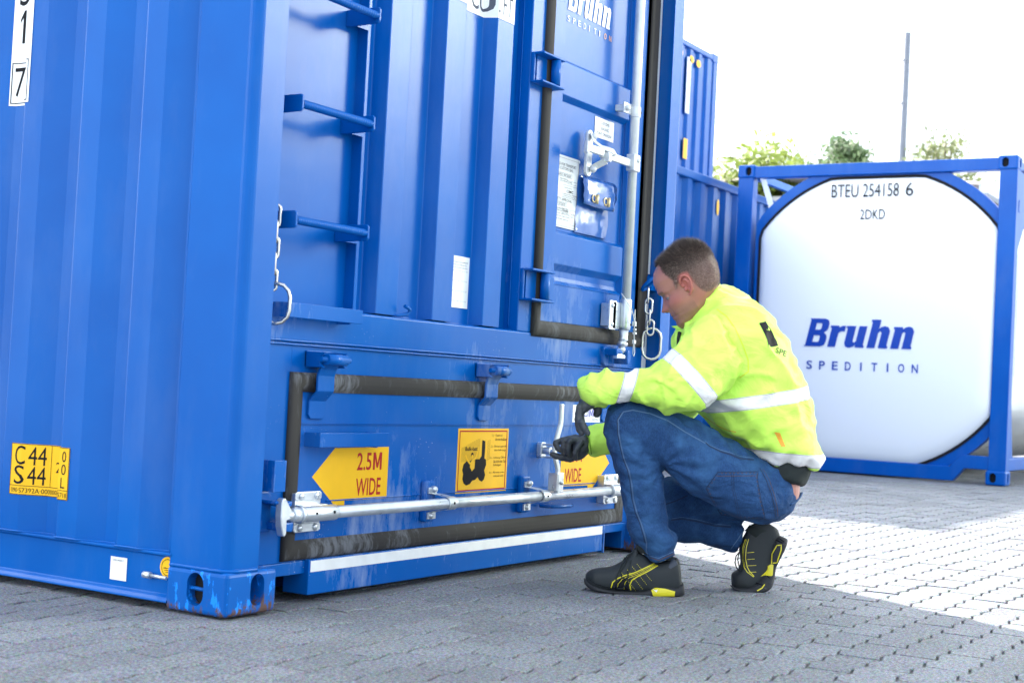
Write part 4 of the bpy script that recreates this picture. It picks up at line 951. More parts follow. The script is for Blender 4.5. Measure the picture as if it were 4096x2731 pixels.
def leafmat(name, c):
    m_, nd, lk, bs = newmat(name); oi = N(nd,'ShaderNodeAttribute', attribute_name='tone')
    c2_ = mixcol(nd, lk, oi.outputs['Fac'], tuple(x*.6 for x in c), tuple(min(1,x*1.5) for x in c)); lk.new(c2_, bs.inputs['Base Color']); bs.inputs['Roughness'].default_value = .6
    tr = N(nd,'ShaderNodeBsdfTranslucent'); lk.new(c2_, tr.inputs[0]); ms = N(nd,'ShaderNodeMixShader'); ms.inputs[0].default_value = .45
    lk.new(bs.outputs[0], ms.inputs[1]); lk.new(tr.outputs[0], ms.inputs[2]); lk.new(ms.outputs[0], nd['Material Output'].inputs[0]); return m_
M['leaf1'] = leafmat('light_leaves', (.26,.33,.06)); M['leaf2'] = leafmat('dark_leaves', (.14,.22,.10)); M['leaf3'] = leafmat('grey_green_leaves', (.22,.26,.11))
M['bark'] = simple('bark', (.09,.07,.05), .9, var=.2)
def tree(x, y, h, rw, lm, seed, label, ncl=46, lf=44, lean=0):
    rnd = random.Random(seed); r = empty('tree', (x,y,0)); tag(r, label, 'tree', 'trees on the skyline')
    mb = MB(); mb.tube([(0,0,0),(.1,0,h*.3),(lean*.3,.05,h*.6),(lean*.6,0,h*.9)], [.28,.22,.14,.04], 8)
    tips=[]
    for i in range(ncl):
        a = rnd.uniform(0,2*PI); t = rnd.uniform(.38,1.0); rad = rw*math.sin(min(1,(1.08-t)/.55)*PI/2)*rnd.uniform(.35,1.05)
        p = Vector((lean*t+rad*math.cos(a), rad*math.sin(a), h*t+rnd.uniform(-.2,.35))); tips.append(p)
        b = Vector((lean*.5*t,0,h*max(.25,t-.25))); 
        if i%2==0: mb.tube([b,(b+p)/2+Vector((0,0,.1)),p],[.07,.04,.012],5)
    mb.build('trunk', M['bark'], r)
    vs=[];fs=[];tn=[]
    for p in tips:
        cr_ = rw*rnd.uniform(.2,.42); bt_ = rnd.uniform(.2,.8)
        for q in range(lf):
            d = Vector((rnd.gauss(0,1),rnd.gauss(0,1),rnd.gauss(0,.75))); d = d.normalized()*cr_*rnd.uniform(.3,1.15)
            c = p+d; s_ = rnd.uniform(.05,.11); u = Vector((rnd.gauss(0,1),rnd.gauss(0,1),rnd.gauss(0,1))).normalized(); w_ = u.orthogonal().normalized()
            o_ = len(vs); vs += [c-u*s_, c+w_*s_*.6, c+u*s_, c-w_*s_*.6]; fs.append((o_,o_+1,o_+2,o_+3)); tn.append(min(1,max(0,bt_+rnd.uniform(-.25,.25))))
    me = bpy.data.meshes.new('crown'); me.from_pydata([tuple(v) for v in vs],[],fs); at = me.attributes.new('tone','FLOAT','FACE'); at.data.foreach_set('value',tn)
    o = bpy.data.objects.new('crown', me); col.objects.link(o); me.materials.append(lm); o.parent = r
tree(23.2,8.2,5.05,1.5,M['leaf1'],3,'bright yellow-green tree beside the tall container stack',110,80)
tree(27.2,8.9,5.5,1.2,M['leaf2'],9,'darker green round tree just right of the bright yellow-green one',60,60)
tree(32.0,9.4,7.0,1.3,M['leaf2'],5,'dark green tree with thin tips in the middle of the skyline',90,60)
tree(36.9,8.4,7.8,1.6,M['leaf3'],8,'pale feathery tree directly right of the mast',80,60)
# ================================================================== crouching worker
def WP(u, v, d):
    """point at image-space offsets of the crouching figure for a given distance along the view axis"""
    return CO + CR*((u-2048.)/5771.9*d) + CU*((1365.5-v)/5771.9*d) + CF*d
def K(a, b, d): return WP(2250+a/1.4255, 900+b/1.4255, d)
def S7(a, b, d): return WP(2300+a/2.352, 1900+b/2.352, d)
def LL(a, b, d): return WP(2200+a/3.92, 1450+b/3.92, d)
VD = Vector((CF.x, CF.y, 0)).normalized()
def sections(secs, n=28, expo=2.3, cap=True):
    """loft through sections given by two silhouette points, depth and half depth"""
    vs=[]; fs=[]; rings=[]
    for p1,p2,b in secs:
        c=(p1+p2)/2; u=(p1-p2)/2
        for k in range(n):
            a=2*PI*k/n; ca,sa=math.cos(a),math.sin(a)
            e=2/expo
            vs.append(c+u*(math.copysign(abs(ca)**e,ca))+VD*b*(math.copysign(abs(sa)**e,sa)))
    m_=len(secs)
    for i in range(m_-1):
        for k in range(n): fs.append((i*n+k,i*n+(k+1)%n,(i+1)*n+(k+1)%n,(i+1)*n+k))
    fs.append(tuple(range(n))[::-1]); fs.append(tuple((m_-1)*n+k for k in range(n)))
    return vs, fs
def resample(keys, per=5):
    """Catmull-Rom between section keys (p1,p2,b)"""
    out=[]
    def cr(a,b,c,d,t): return .5*((2*b)+(c-a)*t+(2*a-5*b+4*c-d)*t*t+(3*b-a-3*c+d)*t**3)
    n=len(keys)
    for i in range(n-1):
        A=keys[max(i-1,0)];B_=keys[i];C_=keys[i+1];D_=keys[min(i+2,n-1)]
        for q in range(per):
            t=q/per; out.append(tuple(cr(A[j],B_[j],C_[j],D_[j],t) for j in range(3)))
    out.append(keys[-1]); return out
def tubekeys(pts, rr, flat=1.0): pass
def voxel(mb, name, mat, parent, vox, smooth_it=4, fac=.5):
    o = mb.build(name, mat, parent)
    r = o.modifiers.new('r','REMESH'); r.mode='VOXEL'; r.voxel_size=vox; r.use_smooth_shade=True
    s = o.modifiers.new('s','SMOOTH'); s.factor=fac; s.iterations=smooth_it
    pr = o.parent; o.parent=None; bake(o); o.parent=pr
    o.data.materials.clear(); o.data.materials.append(mat)
    o.data.polygons.foreach_set('use_smooth',[True]*len(o.data.polygons)); return o
def displace(o, fn):
    me=o.data; me.update(); ns=[v.normal.copy() for v in me.vertices]
    for v,n_ in zip(me.vertices,ns): v.co += n_*fn(v.co,n_)
    me.update()
P = None
# ---- materials
def cloth(name, c, wr_scale, wr_str, rough=.8, bands=(), edge=.0016, weave=None, sheen=0, transl=0):
    """woven cloth; bands: (point, normal, half width) drawn as reflective tape with stitched edges"""
    m_, nd, lk, bs = newmat(name); co = coords(nd, lk)
    base = None
    nz_ = N(nd,'ShaderNodeTexNoise'); nz_.inputs['Scale'].default_value = 6; nz_.inputs['Detail'].default_value = 4; lk.new(co, nz_.inputs['Vector'])
    mr = N(nd,'ShaderNodeMapRange', i1=.3, i2=.7, i3=0., i4=1.); lk.new(nz_.outputs[0], mr.inputs[0])
    base = mixcol(nd, lk, mr.outputs[0], tuple(x*.92 for x in c), tuple(min(1,x*1.06) for x in c))
    if weave:
        n2 = N(nd,'ShaderNodeTexNoise'); n2.inputs['Scale'].default_value = weave; n2.inputs['Detail'].default_value = 3; lk.new(coords(nd,lk,(1,1,.35)), n2.inputs['Vector'])
        m2 = N(nd,'ShaderNodeMapRange', i1=.35, i2=.65, i3=0., i4=1.); lk.new(n2.outputs[0], m2.inputs[0])
        n3 = N(nd,'ShaderNodeTexNoise'); n3.inputs['Scale'].default_value = 9; n3.inputs['Detail'].default_value = 7; n3.inputs['Roughness'].default_value=.6; lk.new(co, n3.inputs['Vector'])
        m3 = N(nd,'ShaderNodeMapRange', i1=.48, i2=.68, i3=0., i4=.85); lk.new(n3.outputs[0], m3.inputs[0])
        base = mixcol(nd, lk, m2.outputs[0], tuple(x*.78 for x in c), tuple(x*1.25 for x in c))
        base = mixcol(nd, lk, m3.outputs[0], base, (c[0]*2.4,c[1]*2.1,c[2]*1.75))
    ge = nd.new('ShaderNodeNewGeometry'); tapemask = None
    for pt,nr,hw in bands:
        vd = N(nd,'ShaderNodeVectorMath', operation='DOT_PRODUCT'); vd.inputs[1].default_value = nr; lk.new(ge.outputs['Position'], vd.inputs[0])
        sb_ = N(nd,'ShaderNodeMath', operation='SUBTRACT', i1=pt.dot(nr)); lk.new(vd.outputs['Value'], sb_.inputs[0])
        ab = N(nd,'ShaderNodeMath', operation='ABSOLUTE'); lk.new(sb_.outputs[0], ab.inputs[0])
        lt = N(nd,'ShaderNodeMath', operation='LESS_THAN', i1=hw); lk.new(ab.outputs[0], lt.inputs[0])
        base = mixcol(nd, lk, lt.outputs[0], base, (.80,.79,.77))
        d2 = N(nd,'ShaderNodeMath', operation='SUBTRACT', i1=hw-edge); lk.new(ab.outputs[0], d2.inputs[0]); d3 = N(nd,'ShaderNodeMath', operation='ABSOLUTE'); lk.new(d2.outputs[0], d3.inputs[0]); d4 = N(nd,'ShaderNodeMath', operation='LESS_THAN', i1=edge*.5); lk.new(d3.outputs[0], d4.inputs[0])
        base = mixcol(nd, lk, d4.outputs[0], base, (.30,.28,.34))
        tapemask = lt.outputs[0]
    lk.new(base, bs.inputs['Base Color']); bs.inputs['Roughness'].default_value = rough
    bs.inputs['Specular IOR Level'].default_value = .25
    if sheen: bs.inputs['Sheen Weight'].default_value = sheen
    nb = N(nd,'ShaderNodeTexNoise'); nb.inputs['Scale'].default_value = wr_scale; nb.inputs['Detail'].default_value = 4; nb.inputs['Distortion'].default_value = 1.2; lk.new(coords(nd,lk,(1,1,1.6)), nb.inputs['Vector'])
    bp = N(nd,'ShaderNodeBump'); bp.inputs['Strength'].default_value = wr_str; bp.inputs['Distance'].default_value = .012; lk.new(nb.outputs[0], bp.inputs['Height'])
    if weave:
        b2 = N(nd,'ShaderNodeBump'); b2.inputs['Strength'].default_value = .35; b2.inputs['Distance'].default_value = .001; lk.new(n2.outputs[0], b2.inputs['Height']); lk.new(bp.outputs[0], b2.inputs['Normal']); lk.new(b2.outputs[0], bs.inputs['Normal'])
    else: lk.new(bp.outputs[0], bs.inputs['Normal'])
    if transl:
        tr = N(nd,'ShaderNodeBsdfTranslucent'); lk.new(base, tr.inputs[0]); ms = N(nd,'ShaderNodeMixShader'); ms.inputs[0].default_value = transl
        lk.new(bs.outputs[0], ms.inputs[1]); lk.new(tr.outputs[0], ms.inputs[2]); lk.new(ms.outputs[0], nd['Material Output'].inputs[0])
    return m_
def band(a, b, d, hw, tilt=0.0):
    """tape whose plane holds the line a-b and the view depth direction (tilted a little)"""
    l = (b-a).normalized(); dep = (VD + Vector((0,0,tilt))).normalized()
    n_ = l.cross(dep).normalized(); return (a, n_, hw)
FLU = (.62,1.0,.13)
DS, DM, DF = 4.36, 4.60, 4.82
M['hivis'] = cloth('fluorescent_jacket_body', FLU, 9, .9, .5, [band(K(905,1012,DM),K(1385,945,DM),DM,.0205,.03), band(K(1070,1305,DM),K(1475,1338,DM),DM,.0215,.02)])
M['hivis_sl'] = cloth('fluorescent_sleeve', FLU, 10, .9, .5, [band(K(615,748,DS),K(826,985,DS),DS,.0225), band(K(385,862,DS),K(348,992,DS),DS,.0195)])
M['hivis_r'] = cloth('fluorescent_far_sleeve', FLU, 11, .5, .55)
M['denim'] = cloth('washed_denim', (.015,.054,.150), 14, .8, .85, weave=420)
M['denim_d'] = simple('denim_seam', (.010,.028,.075), .9)
M['denim_l'] = simple('denim_worn_edge', (.065,.13,.25), .9)
M['thread'] = simple('brown_stitching', (.10,.055,.03), .9)
M['knit'] = simple('dark_knit', (.012,.018,.018), .95, var=.2, vscale=40)
M['glove'] = simple('grey_work_glove', (.050,.058,.068), .55, var=.2, vscale=30, bump=.6, bscale=60)
M['nubuck'] = simple('black_nubuck', (.013,.018,.021), .7, var=.25, vscale=20, bump=.3, bscale=300)
M['patent'] = simple('black_gloss', (.008,.009,.012), .15)
M['sole'] = simple('shoe_sole', (.016,.018,.022), .75, var=.2, vscale=30, bump=.4, bscale=80)
M['shoeyellow'] = simple('shoe_yellow', (.62,.55,.02), .4)
M['shoewhite'] = simple('shoe_white', (.7,.7,.7), .4)
def skinmat():
    m_, nd, lk, bs = newmat('skin'); co = coords(nd, lk)
    n1 = N(nd,'ShaderNodeTexNoise'); n1.inputs['Scale'].default_value = 16; n1.inputs['Detail'].default_value = 5; lk.new(co, n1.inputs['Vector'])
    mr = N(nd,'ShaderNodeMapRange', i1=.35, i2=.65, i3=0., i4=1.); lk.new(n1.outputs[0], mr.inputs[0])
    c = mixcol(nd, lk, mr.outputs[0], (.36,.155,.125), (.44,.20,.155))
    at = N(nd,'ShaderNodeAttribute', attribute_name='red'); c = mixcol(nd, lk, at.outputs['Fac'], c, (.42,.085,.075))
    a2 = N(nd,'ShaderNodeAttribute', attribute_name='stubble'); n2 = N(nd,'ShaderNodeTexNoise'); n2.inputs['Scale'].default_value = 700; lk.new(co, n2.inputs['Vector'])
    mu = N(nd,'ShaderNodeMath', operation='MULTIPLY'); lk.new(a2.outputs['Fac'], mu.inputs[0]); lk.new(n2.outputs[0], mu.inputs[1]); c = mixcol(nd, lk, mu.outputs[0], c, (.12,.075,.062))
    a3 = N(nd,'ShaderNodeAttribute', attribute_name='scalp'); c = mixcol(nd, lk, a3.outputs['Fac'], c, (.085,.060,.050))
    lk.new(c, bs.inputs['Base Color']); bs.inputs['Roughness'].default_value = .45
    bs.inputs['Subsurface Weight'].default_value = .12; bs.inputs['Subsurface Radius'].default_value = (.01,.004,.002)
    nb = N(nd,'ShaderNodeTexNoise'); nb.inputs['Scale'].default_value = 350; nb.inputs['Detail'].default_value = 4; lk.new(co, nb.inputs['Vector'])
    bp = N(nd,'ShaderNodeBump'); bp.inputs['Strength'].default_value = .25; bp.inputs['Distance'].default_value = .0012; lk.new(nb.outputs[0], bp.inputs['Height']); lk.new(bp.outputs[0], bs.inputs['Normal'])
    return m_
M['skin'] = skinmat()
M['lip'] = simple('lip', (.36,.11,.09), .4)
M['hair'] = simple('cropped_brown_hair', (.060,.042,.034), .5, var=.5, vscale=120)
M['hair_s'] = simple('cropped_lighter_hair', (.30,.225,.18), .5, var=.45, vscale=120)

# ---- head in its own frame: h forward, s towards the left ear, v up
HO = WP(2745.1, 1143.9, 4.56)
_f = (CR*-.857 - CU*.515); _u = (CR*-.515 + CU*.857)
HS = -CF
_q = Matrix.Rotation(math.radians(-9), 3, _u)      # turned a little away from the viewer
HF = (_q @ _f).normalized(); HU = _u.normalized(); HSd = (_q @ HS).normalized()
HSC = 1.02
def HD(h,s,v): return HO + HF*h*HSC + HSd*s*HSC + HU*v*HSC
front = [(-.112,.073),(-.107,.080),(-.098,.0850),(-.088,.0868),(-.080,.0845),(-.075,.0838),(-.069,.0872),(-.064,.0866),(-.0605,.0838),(-.056,.0880),(-.050,.0866),(-.043,.0848),(-.0375,.0850),(-.028,.0835),(-.015,.080),(.0,.0775),(.010,.0795),(.018,.0855),(.027,.0868),(.04,.0855),(.055,.0845),(.070,.078),(.083,.0685),(.095,.054),(.105,.038),(.113,.018),(.120,-.008),(.1255,-.034),(.128,-.046)]
back = [(-.112,.05),(-.107,.035),(-.1,.018),(-.09,-.01),(-.08,-.035),(-.07,-.055),(-.06,-.070),(-.049,-.0860),(-.03,-.100),(-.014,-.108),(.0138,-.117),(.0437,-.119),(.065,-.115),(.088,-.105),(.105,-.092),(.113,-.082),(.120,-.071),(.1255,-.058),(.128,-.050)]
width = [(-.112,.012),(-.107,.022),(-.1,.032),(-.088,.043),(-.07,.053),(-.05,.0605),(-.03,.066),(-.01,.0695),(.01,.072),(.03,.0755),(.05,.077),(.07,.0745),(.088,.066),(.1,.055),(.11,.042),(.118,.029),(.1255,.014),(.128,.004)]
def interp(tab, v):
    if v<=tab[0][0]: return tab[0][1]
    for (a,b),(c,d) in zip(tab,tab[1:]):
        if v<=c: t=(v-a)/(c-a); return b+(d-b)*t
    return tab[-1][1]
def g(x,s): return math.exp(-(x/s)**2)
def nose(s,v):
    if v>.014 or v<-.046: return 0
    if v>-.030: t=(.014-v)/.044; A=.0235*t**1.15; w_=.0062+.0065*t
    else: t=(v+.046)/.016; A=.0235*min(1,t*1.25)**1.1; w_=.0127
    w_ += .003*g(v+.030,.008)
    return A*g(s,w_)
def head_r(th, v):
    f=interp(front,v); b=interp(back,v); w_=interp(width,v)
    c=(f+b)/2-.012*max(0,min(1,(v+.075)/.05)); 
    ca,sa=math.cos(th),math.sin(th)
    e=2/2.35
    hh = (f-c)*abs(ca)**e if ca>0 else -(c-b)*abs(ca)**e
    s = w_*math.copysign(abs(sa)**e,sa); h=c+hh
    return h,s
def face(h,s,v):
    if h>.02:
        h += nose(s,v)*(1 if h>.05 else 0)
        a=abs(s)
        h -= .0085*g(a-.031,.013)*g(v-.003,.010)          # socket
        h += .0045*g(a-.028,.018)*g(v-.022,.007)           # brow
        h += .004*g(a-.040,.014)*g(v+.022,.013)            # cheekbone
        h -= .003*g(a-.026,.006)*g(v+.045,.016)            # fold beside the mouth
        h -= .0035*max(0,a-.010)/.03*g(v+.060,.012) if a<.04 else 0
        h += .0022*g(a-.011,.008)*g(v+.0345,.006)          # nostril wing
    sg = math.copysign(1,s)
    s += sg*.004*g(v+.022,.018)*g(h-.05,.03) - sg*.004*g(v-.03,.02)*g(h-.055,.025)
    s += sg*.004*g(v+.075,.02)*g(h-.0,.035)
    return h,s
mb = MB(); NT=120; NV=130; vs=[]; 
for i in range(NV+1):
    v=-.112+(.128+.112)*i/NV
    for k in range(NT):
        h,s=head_r(2*PI*k/NT,v); h,s=face(h,s,v); vs.append(HD(h,s,v))
fs=[(i*NT+k,i*NT+(k+1)%NT,(i+1)*NT+(k+1)%NT,(i+1)*NT+k) for i in range(NV) for k in range(NT)]+[tuple(range(NT))[::-1],tuple(NV*NT+k for k in range(NT))]
mb.add(vs,fs,True)
def htube(pts,r,n=10): mb.tube([HD(*p) for p in pts],r,n)
# ears
for sd in (1,-1):
    sb_ = lambda h,v,o=0: (h, sd*(.0715+o), v)
    rim=[sb_(.008,.004,.002),sb_(.010,.016,.006),sb_(.006,.029,.011),sb_(-.004,.036,.014),sb_(-.015,.034,.0165),sb_(-.022,.024,.0175),sb_(-.022,.010,.0165),sb_(-.016,-.006,.014),sb_(-.008,-.018,.010),sb_(.0,-.026,.006),sb_(.005,-.024,.002)]
    htube(rim,[.0028,.0032,.0036,.0038,.0038,.0036,.0034,.0034,.0040,.0042,.0030],10)
    htube([sb_(-.002,.022,.007),sb_(-.010,.020,.010),sb_(-.014,.008,.010),sb_(-.010,-.004,.009),sb_(-.002,-.012,.006)],[.002,.003,.0034,.003,.0034],8)
    htube([sb_(.006,-.004,.003),sb_(.005,-.010,.004)],.0036,8)
    c_=[HD(*sb_(-.008+.016*math.cos(a*PI/8)*(.85),.006+.028*math.sin(a*PI/8),.004+(.008 if math.cos(a*PI/8)<0 else -.003))) for a in range(16)]
    c2=[HD(*(p_:=sb_(-.008+.016*math.cos(a*PI/8)*(.85),.006+.028*math.sin(a*PI/8),-.006))) for a in range(16)]
    mb.add(c_+c2,[tuple(range(16)),tuple(range(16,32))[::-1]]+[(a,(a+1)%16,(a+1)%16+16,a+16) for a in range(16)])
for sd in (1,-1):
    mb.ball(HD(.0592,sd*.0315,.0035),.0122,16)
# neck, trunk and lower back, continuous with the head
def ring_tube(pts, rx, ry, U, n=24):
    vs=[]; 
    for p,a,b in zip(pts,rx,ry):
        for k in range(n):
            t=2*PI*k/n; vs.append(p+U*a*math.cos(t)+VD*b*math.sin(t))
    m_=len(pts); mb.add(vs,[(i*n+k,i*n+(k+1)%n,(i+1)*n+(k+1)%n,(i+1)*n+k) for i in range(m_-1) for k in range(n)]+[tuple(range(n))[::-1],tuple((m_-1)*n+k for k in range(n))],True)
neck = [(K(700,400,4.56),K(885,250,4.56),.048),(K(712,455,4.57),K(892,318,4.57),.056),(K(712,510,4.58),K(905,365,4.58),.062),(K(735,560,4.59),K(945,420,4.59),.075),(K(730,640,4.6),K(1060,520,4.6),.14),(K(760,760,4.6),K(1180,680,4.6),.155),(K(800,900,4.6),K(1290,860,4.6),.15),(K(880,1050,4.6),K(1340,1040,4.6),.15),(K(980,1180,4.6),K(1375,1210,4.6),.155),(K(1080,1330,4.62),K(1360,1330,4.62),.145),(K(1120,1450,4.62),K(1338,1440,4.62),.155),(K(1120,1545,4.62),K(1330,1540,4.62),.150),(K(1140,1600,4.62),K(1275,1600,4.62),.12)]
v_,f_ = sections(resample(neck,4)); mb.add(v_,f_,True)
body = voxel(mb, 'person', M['skin'], None, .0024, 3, .45)
tag(body, 'crouching man with cropped hair in fluorescent yellow jacket and jeans gripping the hatch handle', 'person')
P = body
# attributes: redness, stubble shadow, scalp under the cropped hair
hairpoly = [(.0700,.083),(.056,.097),(.0345,.0985),(.0365,.085),(.0374,.0746),(.0325,.058),(.028,.0403),(.031,.025),(.0334,.0096),(.0265,.006),(.0115,.020),(.004,.034),(-.0107,.0400),(-.0235,.030),(-.0257,.008),(-.0265,-.010),(-.029,-.0253),(-.0425,-.0464),(-.060,-.052),(-.079,-.050),(-.14,-.045),(-.16,.06),(-.09,.17),(.06,.17)]
def inside(h,v,poly):
    c=False; n_=len(poly)
    for i in range(n_):
        (x0,y0),(x1,y1)=poly[i],poly[(i+1)%n_]
        if (y0>v)!=(y1>v) and h < (x1-x0)*(v-y0)/(y1-y0)+x0: c=not c
    return c
def pdist(h,v,poly):
    best=9
    for i in range(len(poly)):
        a=Vector(poly[i]); b=Vector(poly[(i+1)%len(poly)]); p_=Vector((h,v)); t=max(0,min(1,(p_-a).dot(b-a)/max(1e-12,(b-a).length_squared))); best=min(best,(a+(b-a)*t-p_).length)
    return best
def tohead(co_):
    d=co_-HO; return d.dot(HF)/HSC, d.dot(HSd)/HSC, d.dot(HU)/HSC
me=body.data; red=[];stb=[];sca=[]
for v in me.vertices:
    h,s,w_=tohead(v.co); a=abs(s); r_=0
    if (v.co-HO).length<.22:
        r_=.45*g(s,.02)*g(w_+.034,.014)*(1 if h>.085 else 0)+.35*g(h-.045,.025)*g(w_+.02,.02)+.55*(1 if a>.071 and -.03<h<.013 and -.035<w_<.045 else 0)+.3*g(w_+.05,.03)*g(h+.03,.04)
        lipd = g(w_+.056,.004)+g(w_+.067,.0045)
        if h>.070 and a<.022: r_=max(r_,.7*lipd*g(s,.018))
    red.append(min(1,r_))
    st_=0
    if (v.co-HO).length<.22 and w_<-.035: st_=min(1,(-.035-w_)/.02)*(1 if h>.0 and h<.1 else .3)
    stb.append(st_*.8)
    sc=0
    if (v.co-HO).length<.2 and inside(h,w_,hairpoly):
        dd=pdist(h,w_,hairpoly); 
        sc=min(1,dd/.010)*.92
        sc*=.50+.50*max(0,min(1,(w_+.02)/.09))
    elif (v.co-HO).length<.2 and h>.07 and .014<w_<.0275 and .012<a<.047: sc=.85*g(w_-.0215+.08*(a-.03)**2*10,.004)    # brow
    elif (v.co-HO).length<.2 and h>.060 and -.009<w_<.004 and .016<a<.047: sc=.9*g(w_+.0035,.0018)*g(a-.031,.014)      # lash line
    if (v.co-HO).length<.2 and h>.066 and a<.026: sc=max(sc,.9*g(w_+.0608,.0016)*(1-a/.03))      # mouth line
    sca.append(sc)
for nm,arr in (('red',red),('stubble',stb),('scalp',sca)):
    at=me.attributes.new(nm,'FLOAT','POINT'); at.data.foreach_set('value',arr)
# cropped hair as many short strands standing on the scalp
rnd=random.Random(11); hv=[[],[]]; hf=[[],[]]
me.calc_loop_triangles(); tris=[]; 
for t in me.loop_triangles:
    c=sum((me.vertices[i].co for i in t.vertices),Vector())/3; 
    if (c-HO).length>.2: continue
    h,s,w_=tohead(c)
    if abs(s)>.0745 and -.028<h<.014 and -.03<w_<.045: continue
    if inside(h,w_,hairpoly): tris.append((t,h,s,w_,pdist(h,w_,hairpoly)))
area=sum(t[0].area for t in tris); NH=42000
for t,h,s,w_,dd in tris:
    k_=t.area/area*NH*min(1,.35+dd/.012); k_=int(k_)+(1 if rnd.random()<k_-int(k_) else 0)
    n_=t.normal; a,b,c=[me.vertices[i].co for i in t.vertices]
    top=max(0,min(1,(w_-.035)/.06)); ln=(.004+.014*top)*min(1,.4+dd/.012)
    for _ in range(k_):
        r1,r2=rnd.random(),rnd.random()
        if r1+r2>1: r1,r2=1-r1,1-r2
        p_=a+(b-a)*r1+(c-a)*r2; 
        comb = HF*.75*top*1.0 - HU*.85*(1-top)+HF*.15 
        d_=(n_*(.62+.25*top)+comb*.62+Vector((rnd.gauss(0,.24),rnd.gauss(0,.24),rnd.gauss(0,.24)))).normalized()
        L_2=ln*rnd.uniform(.6,1.25); sd_=d_.cross(n_); sd_=(sd_.normalized() if sd_.length>1e-4 else n_.orthogonal().normalized())*.0004
        q=0 if rnd.random()<.35+.6*top else 1; o_=len(hv[q]); hv[q]+= [p_-sd_-n_*.0004,p_+sd_-n_*.0004,p_+d_*L_2]; hf[q].append((o_,o_+1,o_+2))
hr_vs=hv[0]+hv[1]; hr_fs=hf[0]+[tuple(i+len(hv[0]) for i in f) for f in hf[1]]
hm=bpy.data.meshes.new('hair'); hm.from_pydata([tuple(v) for v in hr_vs],[],hr_fs); hm.materials.append(M['hair']); hm.materials.append(M['hair_s'])
hm.polygons.foreach_set('material_index',[0]*len(hf[0])+[1]*len(hf[1]))
ho=bpy.data.objects.new('hair',hm); col.objects.link(ho); ho.parent=P
# eyes
for sd in (1,-1):
    MB().ball(HD(.0590,sd*.0318,-.0008),.0118,16).build('eye', M['shoewhite'] if False else simple('eyeball',(.22,.20,.19),.25), P)  # grey eyeball: the shade under the lid is in its colour
    MB().ball(HD(.0668,sd*.0322,-.0050),.0042,12).build('iris', simple('iris',(.06,.07,.07),.15), P)
# nostril and mouth line
MB().ball(HD(.0925,.0075,-.0400),.0028,8,(1.3,1.2,.7)).ball(HD(.0925,-.0075,-.0400),.0028,8).build('nostril', simple('nostril',(.06,.015,.012),.8), P)

# ---- jacket body
jk = MB()
torso = [(K(1062,1322,DM),K(1462,1392,DM),.150),(K(1050,1290,DM),K(1480,1375,DM),.168),(K(1032,1262,DM),K(1480,1325,DM),.182),(K(985,1222,DM),K(1452,1262,DM),.192),(K(910,1165,DM),K(1418,1185,DM),.200),(K(830,1100,DM),K(1402,1110,DM),.205),(K(760,1030,DM),K(1406,1020,DM),.21),(K(700,940,DM),K(1385,935,DM),.215),(K(662,840,DM),K(1335,825,DM),.225),(K(645,750,DM),K(1270,700,DM),.232),(K(640,690,DM),K(1190,575,DM),.23),(K(645,640,DM),K(1120,480,DM),.20),(K(660,600,DM),K(1050,418,DM),.15),(K(675,565,DM),K(985,385,DM),.105),(K(690,535,DM),K(940,362,4.59),.082),(K(705,508,4.58),K(905,347,4.58),.072)]
v_,f_ = sections(resample(torso,5), 40, 2.25); jk.add(v_,f_,True)
def fold(scale, amp, stretch=(1,1,1), seed=0):
    def fn(co_, n_):
        p_=Vector((co_.x*stretch[0]+seed, co_.y*stretch[1], co_.z*stretch[2]))*scale
        q=noise.noise(p_)+.5*noise.noise(p_*2.1+Vector((3,1,7)))
        r_=1-abs(noise.noise(p_*1.3+Vector((9,2,4))))*2      # ridged creases
        return amp*(q*.9+max(0,r_-.45)*1.5)
    return fn
jo = voxel(jk, 'jacket', M['hivis'], P, .0075, 8, .5)
fa=fold(8,.0125,(1,1,1.3),2.3)
hemA,hemB=K(1050,1290,DM),K(1480,1375,DM)
def jf(co_,n_):
    d=fa(co_,n_)
    # diagonal pulls from the armpit towards the waist
    t=(co_-K(980,900,DM)); u_=t.dot(CR); w_=t.dot(CU)
    d+= .0045*math.sin((u_*.55+w_*1.0)*62+noise.noise(co_*6)*3.2)*g(w_+.10,.12)*g(u_-.05,.16)
    # gathers at the elastic hem
    hz=(co_-hemA).dot(((hemB-hemA).normalized()).cross(VD).normalized()); along=(co_-hemA).dot((hemB-hemA).normalized())
    d+= .006*math.sin(along*95+noise.noise(co_*5)*4)*g(abs(hz),.035)
    return d
displace(jo,jf)
# collar: standing band with dark lining edge
cv=[];n=30
cr_k=[(K(700,512,4.58),K(905,345,4.58),.071),(K(676,500,4.58),K(893,330,4.58),.073)]
for q,(p1,p2,b) in enumerate(cr_k+[(K(680,498,4.58),K(889,330,4.58),.069),(K(704,515,4.58),K(900,350,4.58),.066)]):
    c=(p1+p2)/2;u=(p1-p2)/2
    for k in range(n): a=2*PI*k/n; cv.append(c+u*math.cos(a)+VD*b*math.sin(a))
# open front of the collar hangs forward as a small lapel
co_o=MB().add(cv,[(i*n+k,i*n+(k+1)%n,(i+1)*n+(k+1)%n,(i+1)*n+k) for i in range(3) for k in range(n)],True).build('collar', M['hivis_r'], jo)
MB().tube([cv[1*n+k] for k in range(n)],.0035,8,closed=True).build('collar_lining', M['knit'], jo)
MB().add([K(618,577,4.60),K(664,571,4.57),K(676,600,4.57),K(655,596,4.60)],[(0,1,2,3)]).build('collar_tip', M['hivis_r'], jo)
MB().tube([K(668,612,4.55),K(660,645,4.54),K(655,700,4.53)],[.006,.005,.003],8).build('zip', M['knit'], jo)
